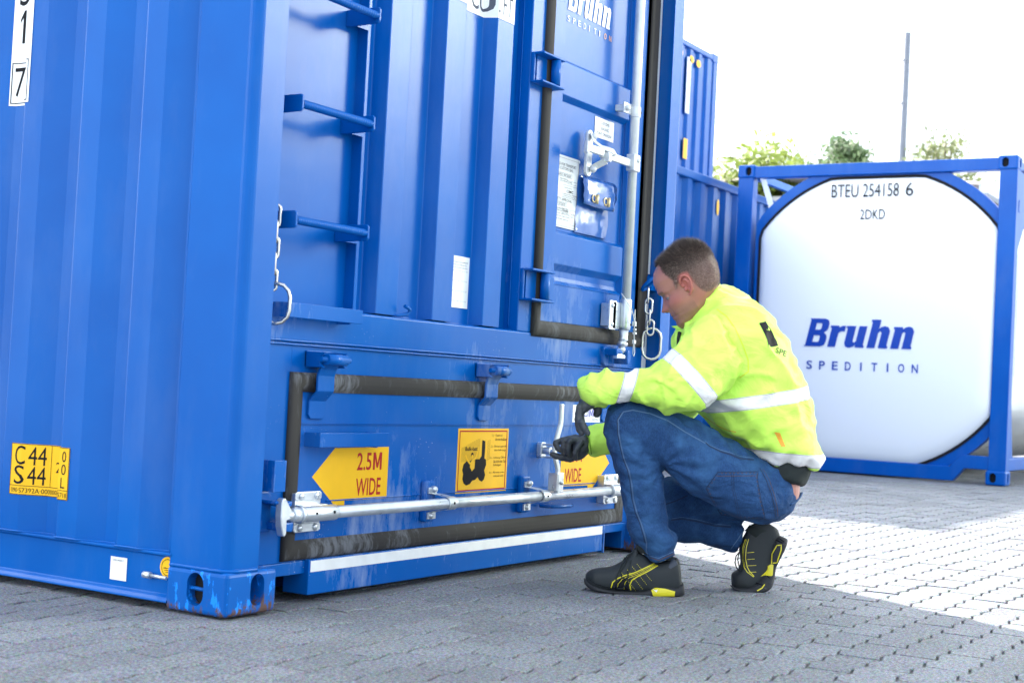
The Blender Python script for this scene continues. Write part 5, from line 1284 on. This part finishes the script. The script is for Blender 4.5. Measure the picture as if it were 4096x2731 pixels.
# ---- near sleeve
slk=[(K(850,500,4.47),K(1068,800,4.47),.085),(K(800,520,4.44),K(1035,850,4.44),.100),(K(730,600,4.41),K(960,905,4.41),.104),(K(668,690,4.385),K(905,965,4.385),.102),(K(608,752,4.365),K(845,1015,4.365),.098),(K(560,778,4.36),K(770,1052,4.36),.094),(K(515,805,4.36),K(690,1062,4.36),.09),(K(488,822,4.37),K(610,1058,4.37),.086),(K(455,822,4.375),K(520,1042,4.375),.080),(K(415,832,4.38),K(450,1018,4.38),.074),(K(372,838,4.385),K(378,1000,4.385),.070),(K(318,836,4.39),K(300,1005,4.39),.070),(K(250,836,4.395),K(240,1030,4.395),.070),(K(185,845,4.40),K(185,1032,4.40),.068),(K(130,868,4.405),K(138,1018,4.405),.058),(K(103,900,4.41),K(112,990,4.41),.042)]
sl=MB(); v_,f_=sections(resample(slk,5),32,2.2); sl.add(v_,f_,True)
so_=voxel(sl,'sleeve',M['hivis_sl'],jo,.006,5,.5)
fb=fold(11,.0085,(1,1,1),5.1)
elbow=K(560,900,4.36)
def sf(co_,n_):
    d=fb(co_,n_); r_=(co_-elbow).length; ang=math.atan2((co_-elbow).dot(CU),(co_-elbow).dot(CR))
    d+=.0035*math.sin(ang*5+r_*30+noise.noise(co_*9)*4.0)*g(r_-.09,.06)
    along=(co_-elbow).dot(CR); d+=.003*math.sin(along*150+noise.noise(co_*7)*4)*g(along+.16,.09)
    return d
displace(so_,sf)
# ---- far sleeve
sr=MB(); srk=[(K(136,1156,4.79),K(160,1310,4.79),.062),(K(200,1140,4.79),K(215,1312,4.79),.066),(K(300,1110,4.79),K(330,1300,4.79),.068),(K(440,1030,4.80),K(500,1260,4.80),.075),(K(600,880,4.82),K(700,1130,4.82),.085),(K(740,700,4.82),K(900,960,4.82),.09),(K(820,600,4.78),K(980,820,4.78),.08)]
v_,f_=sections(resample(srk,5),28,2.2); sr.add(v_,f_,True); sro=voxel(sr,'sleeve',M['hivis_r'],jo,.007,4,.5); displace(sro,fold(13,.007,(1,1,1),8.2))
MB().tube([K(143,1160,4.73),K(148,1200,4.722),K(156,1250,4.722),K(166,1306,4.73)],.0018,6).build('cuff_seam', simple('cuff_thread',(.2,.4,.02),.8), sro)

# ---- gloves
def glove(name, palm, fingers, vox=.0028):
    mb=MB()
    v_,f_=sections(resample(palm,4),22,2.2); mb.add(v_,f_,True)
    for pts,rr in fingers:
        # smooth the chain
        P_=[Vector(p) for p in pts]; out_=[]; ro=[]
        for i in range(len(P_)-1):
            for q in range(4):
                t=q/4; out_.append(P_[i].lerp(P_[i+1],t)); ro.append(rr[i]+(rr[i+1]-rr[i])*t)
        out_.append(P_[-1]); ro.append(rr[-1])
        mb.tube(out_,ro,12); mb.ball(P_[-1],rr[-1],12); mb.ball(P_[0],rr[0]*1.1,12)
        for i in range(1,len(P_)-1): mb.ball(P_[i],rr[i]*1.07,12)
    o=voxel(mb,name,M['glove'],P,vox,3,.45); displace(o,fold(60,.0011,(1,1,1),3)); return o
d0=4.42
glove('glove',[(LL(470,560,d0+.0),LL(800,640,d0),.030),(LL(455,620,d0),LL(720,690,d0),.038),(LL(440,690,d0+.005),LL(620,740,d0+.005),.040),(LL(425,740,d0+.005),LL(580,780,d0+.005),.038)],
  [([LL(470,700,d0-.03),LL(455,800,d0-.03),LL(452,920,d0-.030),LL(480,1030,d0-.028),LL(500,1100,d0-.026)],[.0115,.0105,.0100,.0095,.0085]),
   ([LL(520,720,d0-.012),LL(480,820,d0-.012),LL(500,930,d0-.040),LL(545,1020,d0-.040),LL(590,1105,d0-.036)],[.0115,.0105,.0098,.0096,.0088]),
   ([LL(500,710,d0+.012),LL(455,820,d0+.012),LL(440,950,d0+.012),LL(462,1060,d0+.012),LL(490,1110,d0+.014)],[.0115,.0105,.010,.0095,.0085]),
   ([LL(480,700,d0+.034),LL(440,800,d0+.034),LL(430,900,d0+.034),LL(450,990,d0+.034)],[.011,.0098,.009,.008]),
   ([LL(680,640,d0+.022),LL(745,690,d0+.022),LL(750,760,d0+.022),LL(735,812,d0+.022)],[.0145,.0130,.0125,.0105])])
d1=4.80
glove('glove',[(LL(600,1170,d1),LL(640,1400,d1),.030),(LL(540,1130,d1),LL(590,1430,d1),.034),(LL(470,1125,d1),LL(520,1500,d1),.036),(LL(400,1150,d1),LL(440,1530,d1),.034),(LL(340,1180,d1),LL(370,1510,d1),.028)],
  [([LL(400,1180,d1+.015),LL(290,1195,d1+.012),LL(190,1215,d1+.006),LL(90,1262,d1),LL(120,1345,d1-.010),LL(190,1390,d1-.016)],[.0115,.0105,.0100,.0100,.0092,.0085]),
   ([LL(380,1200,d1-.010),LL(290,1195,d1-.018),LL(215,1235,d1-.022),LL(205,1330,d1-.024),LL(235,1420,d1-.018)],[.0112,.0102,.0098,.0092,.0085]),
   ([LL(420,1220,d1-.028),LL(350,1205,d1-.034),LL(295,1255,d1-.040),LL(280,1350,d1-.040),LL(300,1440,d1-.030)],[.0110,.0100,.0095,.0090,.0083]),
   ([LL(480,1260,d1-.034),LL(430,1330,d1-.044),LL(390,1420,d1-.046),LL(400,1500,d1-.040)],[.0108,.0098,.0092,.0085]),
   ([LL(330,1300,d1+.012),LL(300,1390,d1+.012),LL(330,1430,d1+.01)],[.020,.020,.018]),
   ([LL(430,1440,d1+.005),LL(320,1500,d1+.002),LL(200,1485,d1),LL(100,1465,d1),LL(35,1440,d1)],[.0155,.0130,.0115,.0105,.0088])])
# ---- jeans
jn=MB()
def S2(p1,p2,b): return (p1,p2,b)
pel=[(K(1060,1310,4.62),K(1268,1430,4.62),.165),(K(1045,1390,4.62),K(1300,1470,4.62),.180),(K(1020,1500,4.62),K(1322,1530,4.62),.180),(K(1030,1620,4.62),K(1290,1610,4.62),.165),(K(1080,1690,4.62),K(1225,1665,4.62),.12)]
v_,f_=sections(resample(pel,4),32,2.3); jn.add(v_,f_,True)
th=[(K(1215,1400,4.53),K(1275,1600,4.53),.075),(K(1120,1330,4.51),K(1170,1700,4.51),.100),(K(980,1240,4.49),K(1000,1672,4.49),.108),(K(850,1165,4.475),K(860,1592,4.475),.104),(K(720,1100,4.46),K(735,1520,4.46),.098),(K(600,1045,4.45),K(640,1440,4.45),.092),(K(480,1005,4.445),K(575,1385,4.445),.086),(K(385,990,4.44),K(500,1340,4.44),.080),(K(305,1010,4.44),K(400,1290,4.44),.072),(K(255,1060,4.44),K(300,1220,4.44),.055)]
v_,f_=sections(resample(th,4),30,2.2); jn.add(v_,f_,True)
sh=[(K(262,1040,4.44),K(470,1150,4.44),.060),(K(240,1110,4.445),K(540,1300,4.445),.074),(K(246,1210,4.45),K(566,1400,4.45),.078),(K(275,1300,4.455),K(576,1460,4.455),.078),(K(318,1440,4.46),K(582,1540,4.46),.076),(K(348,1580,4.465),K(588,1640,4.465),.074),(K(375,1700,4.47),K(602,1715,4.47),.072),(K(402,1790,4.475),K(640,1765,4.475),.072),(K(440,1845,4.478),K(648,1800,4.478),.070),(K(478,1885,4.48),K(634,1838,4.48),.064),(K(500,1915,4.48),K(630,1880,4.48),.062)]
v_,f_=sections(resample(sh,4),30,2.2); jn.add(v_,f_,True)
t2=[(K(1120,1480,4.74),K(1180,1680,4.74),.075),(K(960,1440,4.745),K(980,1690,4.745),.09),(K(800,1420,4.75),K(820,1700,4.75),.09),(K(660,1425,4.76),K(690,1700,4.76),.088),(K(540,1465,4.76),K(560,1700,4.76),.082),(K(450,1520,4.76),K(460,1680,4.76),.065)]
v_,f_=sections(resample(t2,4),28,2.2); jn.add(v_,f_,True)
c2_=[(K(430,1540,4.76),K(440,1690,4.76),.060),(K(520,1560,4.755),K(520,1765,4.755),.072),(K(640,1600,4.75),K(645,1798,4.75),.076),(K(760,1625,4.74),K(770,1812,4.74),.074),(K(870,1655,4.735),K(870,1832,4.735),.070),(K(960,1680,4.73),K(940,1848,4.73),.064),(K(1030,1702,4.725),K(975,1860,4.725),.058)]
v_,f_=sections(resample(c2_,4),28,2.2); jn.add(v_,f_,True)
jo2=voxel(jn,'jeans',M['denim'],P,.0062,5,.5)
knee=K(400,1130,4.42); fc=fold(12,.0060,(1,1,1),1.7); kp=K(560,1370,4.44); ank=K(520,1800,4.46)
def jnf(co_,n_):
    d=fc(co_,n_)
    r_=(co_-kp).length; ang=math.atan2((co_-kp).dot(CU),(co_-kp).dot(CR)); d+=.0035*math.sin(ang*11+r_*25+noise.noise(co_*8)*3)*g(r_-.10,.06)
    w_=(co_-ank).dot(CU); u_=(co_-ank).dot(CR); d+=.0045*math.sin(w_*85+u_*40+noise.noise(co_*8)*2.5)*g(w_+.0,.07)*g(u_,.09)
    hp=K(1030,1330,4.5); rr=(co_-hp).length; d+=.003*math.sin(rr*110)*g(rr-.08,.07)
    return d
displace(jo2,jnf)
# open waist at the back: dark knit shirt between jacket and jeans, waistband with a dark shadow tube
wv=MB(); wk=[(K(1080,1300,4.62),K(1370,1330,4.62),.155),(K(1080,1350,4.62),K(1398,1370,4.62),.175),(K(1090,1385,4.62),K(1390,1425,4.62),.180),(K(1100,1405,4.62),K(1372,1468,4.62),.178),(K(1110,1410,4.62),K(1350,1480,4.62),.165)]
v_,f_=sections(resample(wk,4),30,2.2); wv.add(v_,f_,True); kn=voxel(wv,'undershirt',M['knit'],P,.007,3); displace(kn,fold(16,.005,(1,1,.6),4))

# waistband standing away from the back, with the belt's shadow put in as a dark tube
MB().flatbar([K(1272,1596,4.47),K(1297,1598,4.47),K(1322,1580,4.50),K(1344,1548,4.56),K(1352,1528,4.64)],.020,.005,(CF*-.7-CU*.7)).build('waistband', M['denim'], jo2)
MB().tube([K(1250,1440,4.50),K(1268,1490,4.49),K(1284,1550,4.49),K(1298,1588,4.52)],.0032,8).build('waistband_shadow', M['knit'], jo2)
# ---- shoes
def shoe(name, fn_sections, vox=.0042, it=2):
    mb=MB(); v_,f_=sections(resample(fn_sections,4),26,2.6); mb.add(v_,f_,True); return voxel(mb,name,M['nubuck'],P,vox,it,.4)
ds=4.475
A7=lambda x,y0,y1,b,dd=0: (S7(x,y0,ds+dd),S7(x,y1,ds+dd),b)
sh1=[A7(100,935,1015,.018,.01),A7(125,905,1045,.030,.01),(S7(170,882,ds),S7(175,1062,ds),.040),A7(250,868,1078,.045),A7(340,856,1088,.047),A7(420,820,1096,.046),A7(490,770,1102,.044),(S7(555,715,ds),S7(560,1108,ds),.041),(S7(640,740,ds),S7(640,1112,ds),.037),(S7(740,820,ds),S7(740,1116,ds),.035),(S7(840,805,ds),S7(840,1120,ds),.036),(S7(915,765,ds),S7(925,1122,ds),.036),(S7(962,780,ds),S7(985,1120,ds),.031),(S7(985,830,ds),S7(1008,1105,ds),.020)]
shoe1=shoe('shoe',sh1)
so1=MB(); sk=[A7(86,965,1015,.022,.01),A7(130,995,1058,.037,.01),A7(200,1030,1082,.047),A7(320,1060,1098,.050),A7(450,1075,1108,.048),A7(580,1082,1118,.043),A7(690,1065,1130,.042),A7(760,1035,1138,.043),A7(860,1030,1142,.043),A7(950,1040,1138,.041),(S7(1005,1000,ds),S7(1018,1122,ds),.034),(S7(1018,1020,ds),S7(1024,1108,ds),.022)]
v_,f_=sections(resample(sk,4),26,3.2); so1.add(v_,f_,True); sol1=voxel(so1,'sole',M['sole'],shoe1,.0035,1,.4)
# ankle sock and tongue
so1=MB(); v_,f_=sections([(S7(560,705,ds),S7(925,810,ds),.036),(S7(600,600,ds),S7(895,640,ds),.036)],20,2.2); so1.add(v_,f_,True).build('sock', M['knit'], shoe1)
so1=MB(); v_,f_=sections([(S7(550,690,ds),S7(585,690,ds),.028),(S7(520,745,ds),S7(600,760,ds),.032),(S7(470,790,ds),S7(560,850,ds),.03)],16,2.2); so1.add(v_,f_,True).build('tongue', M['nubuck'], shoe1, bevel=.003)
# far shoe standing on its toes
d2=4.69
B7=lambda a,b,c,d,t,dd=0: (S7(a,b,d2+dd),S7(c,d,d2+dd),t)
sh2=[B7(1475,925,1480,1055,.020,-.01),B7(1500,905,1520,1075,.036,-.01),B7(1540,880,1600,1090,.044,-.01),B7(1560,820,1700,1085,.046,-.005),B7(1555,760,1800,1010,.045),B7(1545,690,1850,900,.042),B7(1570,610,1880,800,.040),B7(1610,530,1905,700,.038),B7(1650,475,1920,620,.036),B7(1720,440,1925,560,.032),B7(1790,430,1900,500,.026)]
shoe2=shoe('shoe',sh2)
so2=MB(); sk2=[(S7(1462,1030,d2-.035),S7(1480,1062,d2-.035),.030),(S7(1520,1050,d2-.03),S7(1560,1090,d2-.03),.036),(S7(1620,1040,d2-.02),S7(1660,1098,d2-.03),.042),(S7(1700,1000,d2-.02),S7(1770,1095,d2-.035),.046),(S7(1745,940,d2-.01),S7(1840,1050,d2-.03),.047),(S7(1770,880,d2-.0),S7(1870,960,d2-.02),.040),(S7(1790,810,d2),S7(1885,870,d2-.015),.034),(S7(1810,740,d2),S7(1920,790,d2-.015),.040),(S7(1840,650,d2),S7(1965,700,d2-.015),.043),(S7(1875,590,d2),S7(1990,630,d2-.01),.040),(S7(1910,560,d2),S7(1995,595,d2),.030)]
v_,f_=sections(resample(sk2,4),24,3.0); so2.add(v_,f_,True); sol2=voxel(so2,'sole',M['sole'],shoe2,.0035,1,.4)
so1=MB(); v_,f_=sections([(S7(1640,470,d2),S7(1860,530,d2),.036),(S7(1600,520,d2),S7(1760,620,d2),.036)],20,2.2); so1.add(v_,f_,True).build('sock', M['knit'], shoe2)

# ---- trim laid on the surfaces: seams, stitching, stripes, lettering
class Surf:
    def __init__(s,*objs):
        vs=[];fs=[]
        for o in objs:
            k=len(vs); vs+=[v.co.copy() for v in o.data.vertices]; fs+=[tuple(i+k for i in p.vertices) for p in o.data.polygons]
        s.t=BVHTree.FromPolygons(vs,fs)
    def hit(s,p):
        d=(p-CO).normalized(); r_=s.t.ray_cast(CO,d,12); return (r_[0],r_[1]) if r_[0] is not None else (None,None)
def ribbon(surf, pts, w, name, mat, parent, off=.0008, step=.006, dash=None, closed=False):
    """thin strip following the surface under a polyline"""
    dense=[]
    if closed: pts=pts+[pts[0]]
    for a,b in zip(pts,pts[1:]):
        n_=max(1,int((b-a).length/step))
        for q in range(n_): dense.append(a.lerp(b,q/n_))
    dense.append(pts[-1]); hit=[]
    for p in dense: hit.append(surf.hit(p))
    vs=[];fs=[];prev=None
    for i,(h_,n_) in enumerate(hit):
        if h_ is None: prev=None; continue
        a=hit[max(0,i-1)][0] or h_; b=hit[min(len(hit)-1,i+1)][0] or h_
        t=(b-a); 
        if t.length<1e-6 or t.length>.12: prev=None; continue
        sd_=t.normalized().cross(n_).normalized()*w/2; o_=len(vs); vs+=[h_+n_*off-sd_,h_+n_*off+sd_]
        if prev is not None and not(dash and (i//dash)%2): fs.append((prev,prev+1,o_+1,o_))
        prev=o_
    if not fs: return None
    return MB().add(vs,fs).build(name,mat,parent)
def patch(surf, pts, name, mat, parent, off=.0012):
    """filled polygon, triangulated and dropped on the surface (points lie in one plane)"""
    me=bpy.data.meshes.new(name); bm=bmesh.new(); bvs=[bm.verts.new(p) for p in pts]; bm.faces.new(bvs)
    bmesh.ops.triangulate(bm,faces=bm.faces); bmesh.ops.subdivide_edges(bm,edges=bm.edges,cuts=3,use_grid_fill=True); bmesh.ops.triangulate(bm,faces=bm.faces)
    for v in bm.verts:
        h_,n_=surf.hit(v.co)
        if h_ is not None: v.co=h_+n_*off
    bm.to_mesh(me); bm.free(); me.materials.append(mat); o=bpy.data.objects.new(name,me); col.objects.link(o); o.parent=parent; return o
def text_patch(surf, s, c0, c1, h, name, mat, parent, off=.0014, **k):
    """text along c0->c1 (baseline) with height vector h"""
    mb=MB(); put_text(mb,s,0,1,0,1,lambda u,v: c0+(c1-c0)*u+h*v,**k)
    mb2=MB(); out_=[]
    for v in mb.v:
        h_,n_=surf.hit(Vector(v)); out_.append(tuple(h_+n_*off) if h_ is not None else None)
    fs=[f for f in mb.f if all(out_[i] is not None for i in f) and max((Vector(out_[f[0]])-Vector(out_[i])).length for i in f)<.12]
    if not fs: return
    mb2.v=[o_ if o_ else (0,0,-5) for o_ in out_]; mb2.f=fs; mb2.sm=[False]*len(fs)
    used=sorted({i for f in fs for i in f}); mp_={a:b for b,a in enumerate(used)}; mb2.v=[mb2.v[i] for i in used]; mb2.f=[[mp_[i] for i in f] for f in fs]
    return mb2.build(name,mat,parent)
SJ=Surf(jo2)
q=lambda L_,d=4.4: [K(a,b,d) for a,b in L_]
# side seam of the raised leg and of the thigh
ribbon(SJ,q([(345,1065),(400,1055),(500,1075),(600,1115),(700,1180),(790,1230),(815,1245)]),.004,'side_seam',M['denim_l'],jo2)
ribbon(SJ,q([(345,1068),(318,1110),(322,1190),(335,1260),(352,1330),(380,1400),(395,1470),(405,1560),(425,1640),(450,1700),(468,1760),(480,1810),(478,1850),(492,1900)]),.0042,'side_seam',M['denim_l'],jo2)
ribbon(SJ,q([(338,1068),(312,1110),(315,1190),(328,1260),(345,1330),(372,1400),(386,1470),(396,1560),(416,1640),(441,1700),(459,1760),(471,1810)]),.003,'side_seam',M['denim_d'],jo2)
ribbon(SJ,q([(815,1240),(840,1262),(900,1290),(960,1308),(1010,1330),(1090,1338)]),.0045,'front_pocket_edge',M['denim_d'],jo2)
ribbon(SJ,q([(812,1232),(835,1252),(895,1280),(960,1298),(1010,1318),(1090,1328)]),.002,'front_pocket_edge',M['denim_l'],jo2)
pk=[(886,1408),(1115,1405),(1110,1440),(1130,1560),(1150,1640),(1155,1676),(1000,1664),(905,1650),(872,1602),(818,1500)]
for off_,mt in ((0,'denim_d'),(7,'thread')):
    cx_=sum(a for a,b in pk)/len(pk); cy_=sum(b for a,b in pk)/len(pk); f_=1-off_/150
    ribbon(SJ,q([(cx_+(a-cx_)*f_,cy_+(b-cy_)*f_) for a,b in pk]),.0028 if off_==0 else .0013,'back_pocket_edge',M[mt],jo2,closed=True,dash=None if off_==0 else 1)
ribbon(SJ,q([(886,1430),(1112,1428)]),.0013,'back_pocket_edge',M['thread'],jo2)
for x in (985,996): ribbon(SJ,q([(x-22,1412),(x-18,1500),(x+5,1600),(x+18,1660)]),.0014,'back_pocket_fold',M['denim_d'],jo2)
ribbon(SJ,q([(1125,1385),(1160,1450),(1190,1530),(1208,1600),(1215,1665)]),.0035,'yoke_seam',M['denim_d'],jo2)
ribbon(SJ,q([(1140,1388),(1178,1450),(1205,1530),(1222,1600),(1228,1660)]),.0014,'yoke_seam',M['thread'],jo2)
# seam along the folded far leg
ribbon(SJ,q([(590,1590),(650,1570),(735,1530)],4.6),.004,'inner_seam',M['denim_d'],jo2)
ribbon(SJ,q([(595,1684),(680,1674),(760,1686),(860,1712),(960,1722)],4.6),.0045,'inner_seam',M['denim_d'],jo2)
ribbon(SJ,q([(600,1676),(680,1665),(760,1676),(860,1702),(960,1712)],4.6),.0018,'inner_seam',M['denim_l'],jo2)
ribbon(SJ,q([(500,1893),(548,1910),(632,1872)]),.0025,'hem_stitch',M['thread'],jo2)
ribbon(SJ,q([(495,1884),(548,1898),(632,1860)]),.0022,'hem_stitch',M['denim_l'],jo2)
ribbon(SJ,q([(960,1845),(1000,1790),(1050,1712)],4.6),.003,'hem_stitch',M['denim_l'],jo2)
# jacket seams and print
SB=Surf(jo)
M['fluseam'] = simple('jacket_seam',(.62,.72,.03),.6)
ribbon(SB,q([(880,480),(935,520),(985,590),(1030,690),(1058,770),(1060,835),(1010,870)],4.4),.0035,'armhole_seam',M['fluseam'],jo)
ribbon(SB,q([(800,1085),(850,1120),(900,1150),(950,1172),(990,1178)],4.4),.0032,'pocket_seam',simple('pocket_seam',(.75,.45,.02),.6),jo)
patch(SB,q([(1120,560),(1158,550),(1172,575),(1184,590),(1196,612),(1208,640),(1220,662),(1228,688),(1176,698),(1166,655),(1150,618),(1134,585)],4.5),'back_print',M['ink'],jo)
text_patch(SB,'SPE',K(1212,726,4.5),K(1272,752,4.5),K(1240,697,4.5)-K(1233,728,4.5),'back_print',M['ink'],jo)
mt_=simple('orange_label',(.85,.38,.04),.5)
patch(SB,q([(1208,1178),(1240,1184),(1272,1262),(1248,1262)],4.4),'sleeve_label',mt_,jo)
# shoe trim
SS=Surf(shoe1,sol1)
r7=lambda L_,d=4.45: [S7(a,b,d) for a,b in L_]
for L_ in ([(745,830),(640,880),(560,915),(470,940),(400,970),(355,1005),(338,1060)],[(780,848),(680,905),(590,950),(535,985),(515,1030),(525,1080)]):
    ribbon(SS,r7(L_),.0034,'side_stripe',M['shoeyellow'],shoe1)
for L_ in ([(757,836),(655,888),(575,924),(490,950),(440,980),(405,1020),(398,1060)],[(768,842),(668,897),(585,936),(505,965),(470,1010),(460,1072)]):
    ribbon(SS,r7(L_),.0014,'side_stripe',M['shoeyellow'],shoe1)
patch(SS,r7([(420,975),(520,945),(500,1010),(505,1085),(375,1075),(380,1020)]),'gloss_panel',M['patent'],shoe1,off=.0006)
for a,b in (((575,825),(720,990)),((532,850),(675,1028)),((485,880),(635,1068)),((430,905),(570,1082))):
    ribbon(SS,r7([a,b]),.0011,'stitching',M['shoeyellow'],shoe1,step=.003,dash=1)
patch(SS,r7([(715,1075),(748,1057),(850,1068),(942,1092),(936,1135),(905,1134),(900,1115),(785,1108),(770,1136),(735,1132)]),'heel_insert',M['shoeyellow'],shoe1)
patch(SS,r7([(735,1070),(750,1080),(765,1082),(778,1072),(772,1090),(766,1100),(756,1092),(742,1082)]),'heel_mark',M['shoewhite'],shoe1,off=.002)
patch(SS,r7([(880,865),(905,790),(930,772),(962,778),(985,825),(900,880)]),'heel_collar',simple('collar_leather',(.025,.035,.055),.5),shoe1)
ribbon(SS,r7([(130,975),(200,1025),(320,1055),(450,1070),(600,1078)]),.002,'toe_welt',M['patent'],shoe1)
lc=MB()
for L_ in ([(470,770),(440,850),(400,930),(378,1010),(400,1060),(450,1060),(490,1000),(500,900),(530,800)],[(520,750),(470,850),(430,900),(440,960),(480,975),(500,950)],[(545,735),(500,760),(470,800)]):
    pts_=[]
    for p in r7(L_):
        h_,n_=SS.hit(p); pts_.append(h_+n_*.003 if h_ is not None else p)
    lc.tube(pts_,.0019,6)
lc.build('laces',M['knit'],shoe1)
S2_=Surf(shoe2,sol2)
r8=lambda L_: [S7(a,b,4.65) for a,b in L_]
for L_ in ([(1605,600),(1580,680),(1575,780),(1590,860),(1620,910),(1680,955)],[(1635,598),(1612,680),(1605,780),(1620,860),(1640,900),(1685,950)]): ribbon(S2_,r8(L_),.0024,'side_stripe',M['shoeyellow'],shoe2)
for L_ in ([(1618,600),(1592,680),(1585,780),(1600,860)],): ribbon(S2_,r8(L_),.0012,'side_stripe',M['shoeyellow'],shoe2)
for a,b in (((1622,728),(1685,722)),((1622,790),(1690,786)),((1625,850),(1705,846)),((1635,912),(1705,908))): ribbon(S2_,r8([a,b]),.0013,'stitching',M['shoeyellow'],shoe2,step=.003)
patch(S2_,r8([(1745,950),(1810,890),(1812,850),(1850,835),(1868,840),(1845,880),(1860,940),(1845,948),(1825,895),(1775,940)]),'sole_insert',M['shoeyellow'],shoe2)
for L_ in ([(1850,830),(1855,740),(1900,660),(1940,655),(1940,700),(1900,820),(1862,825)],[(1715,1085),(1760,1060),(1785,1025)]): ribbon(S2_,r8(L_),.0035,'sole_insert',M['shoeyellow'],shoe2)
for L_ in ([(1870,600),(1960,640),(1990,690)],[(1800,940),(1840,975),(1870,990)],[(1700,1010),(1760,1030),(1800,1070)],[(1830,1000),(1850,1030)],[(1930,600),(1985,640)]): ribbon(S2_,r8(L_),.004,'tread',M['patent'],shoe2)
lc=MB()
for L_ in ([(1545,720),(1515,760),(1505,820),(1520,870),(1550,900)],[(1555,735),(1560,800),(1570,860),(1590,905)],[(1545,720),(1530,790),(1545,860),(1575,920),(1590,960)]): lc.tube([S7(a,b,4.65) for a,b in L_],.0019,6)
lc.build('laces',M['knit'],shoe2)
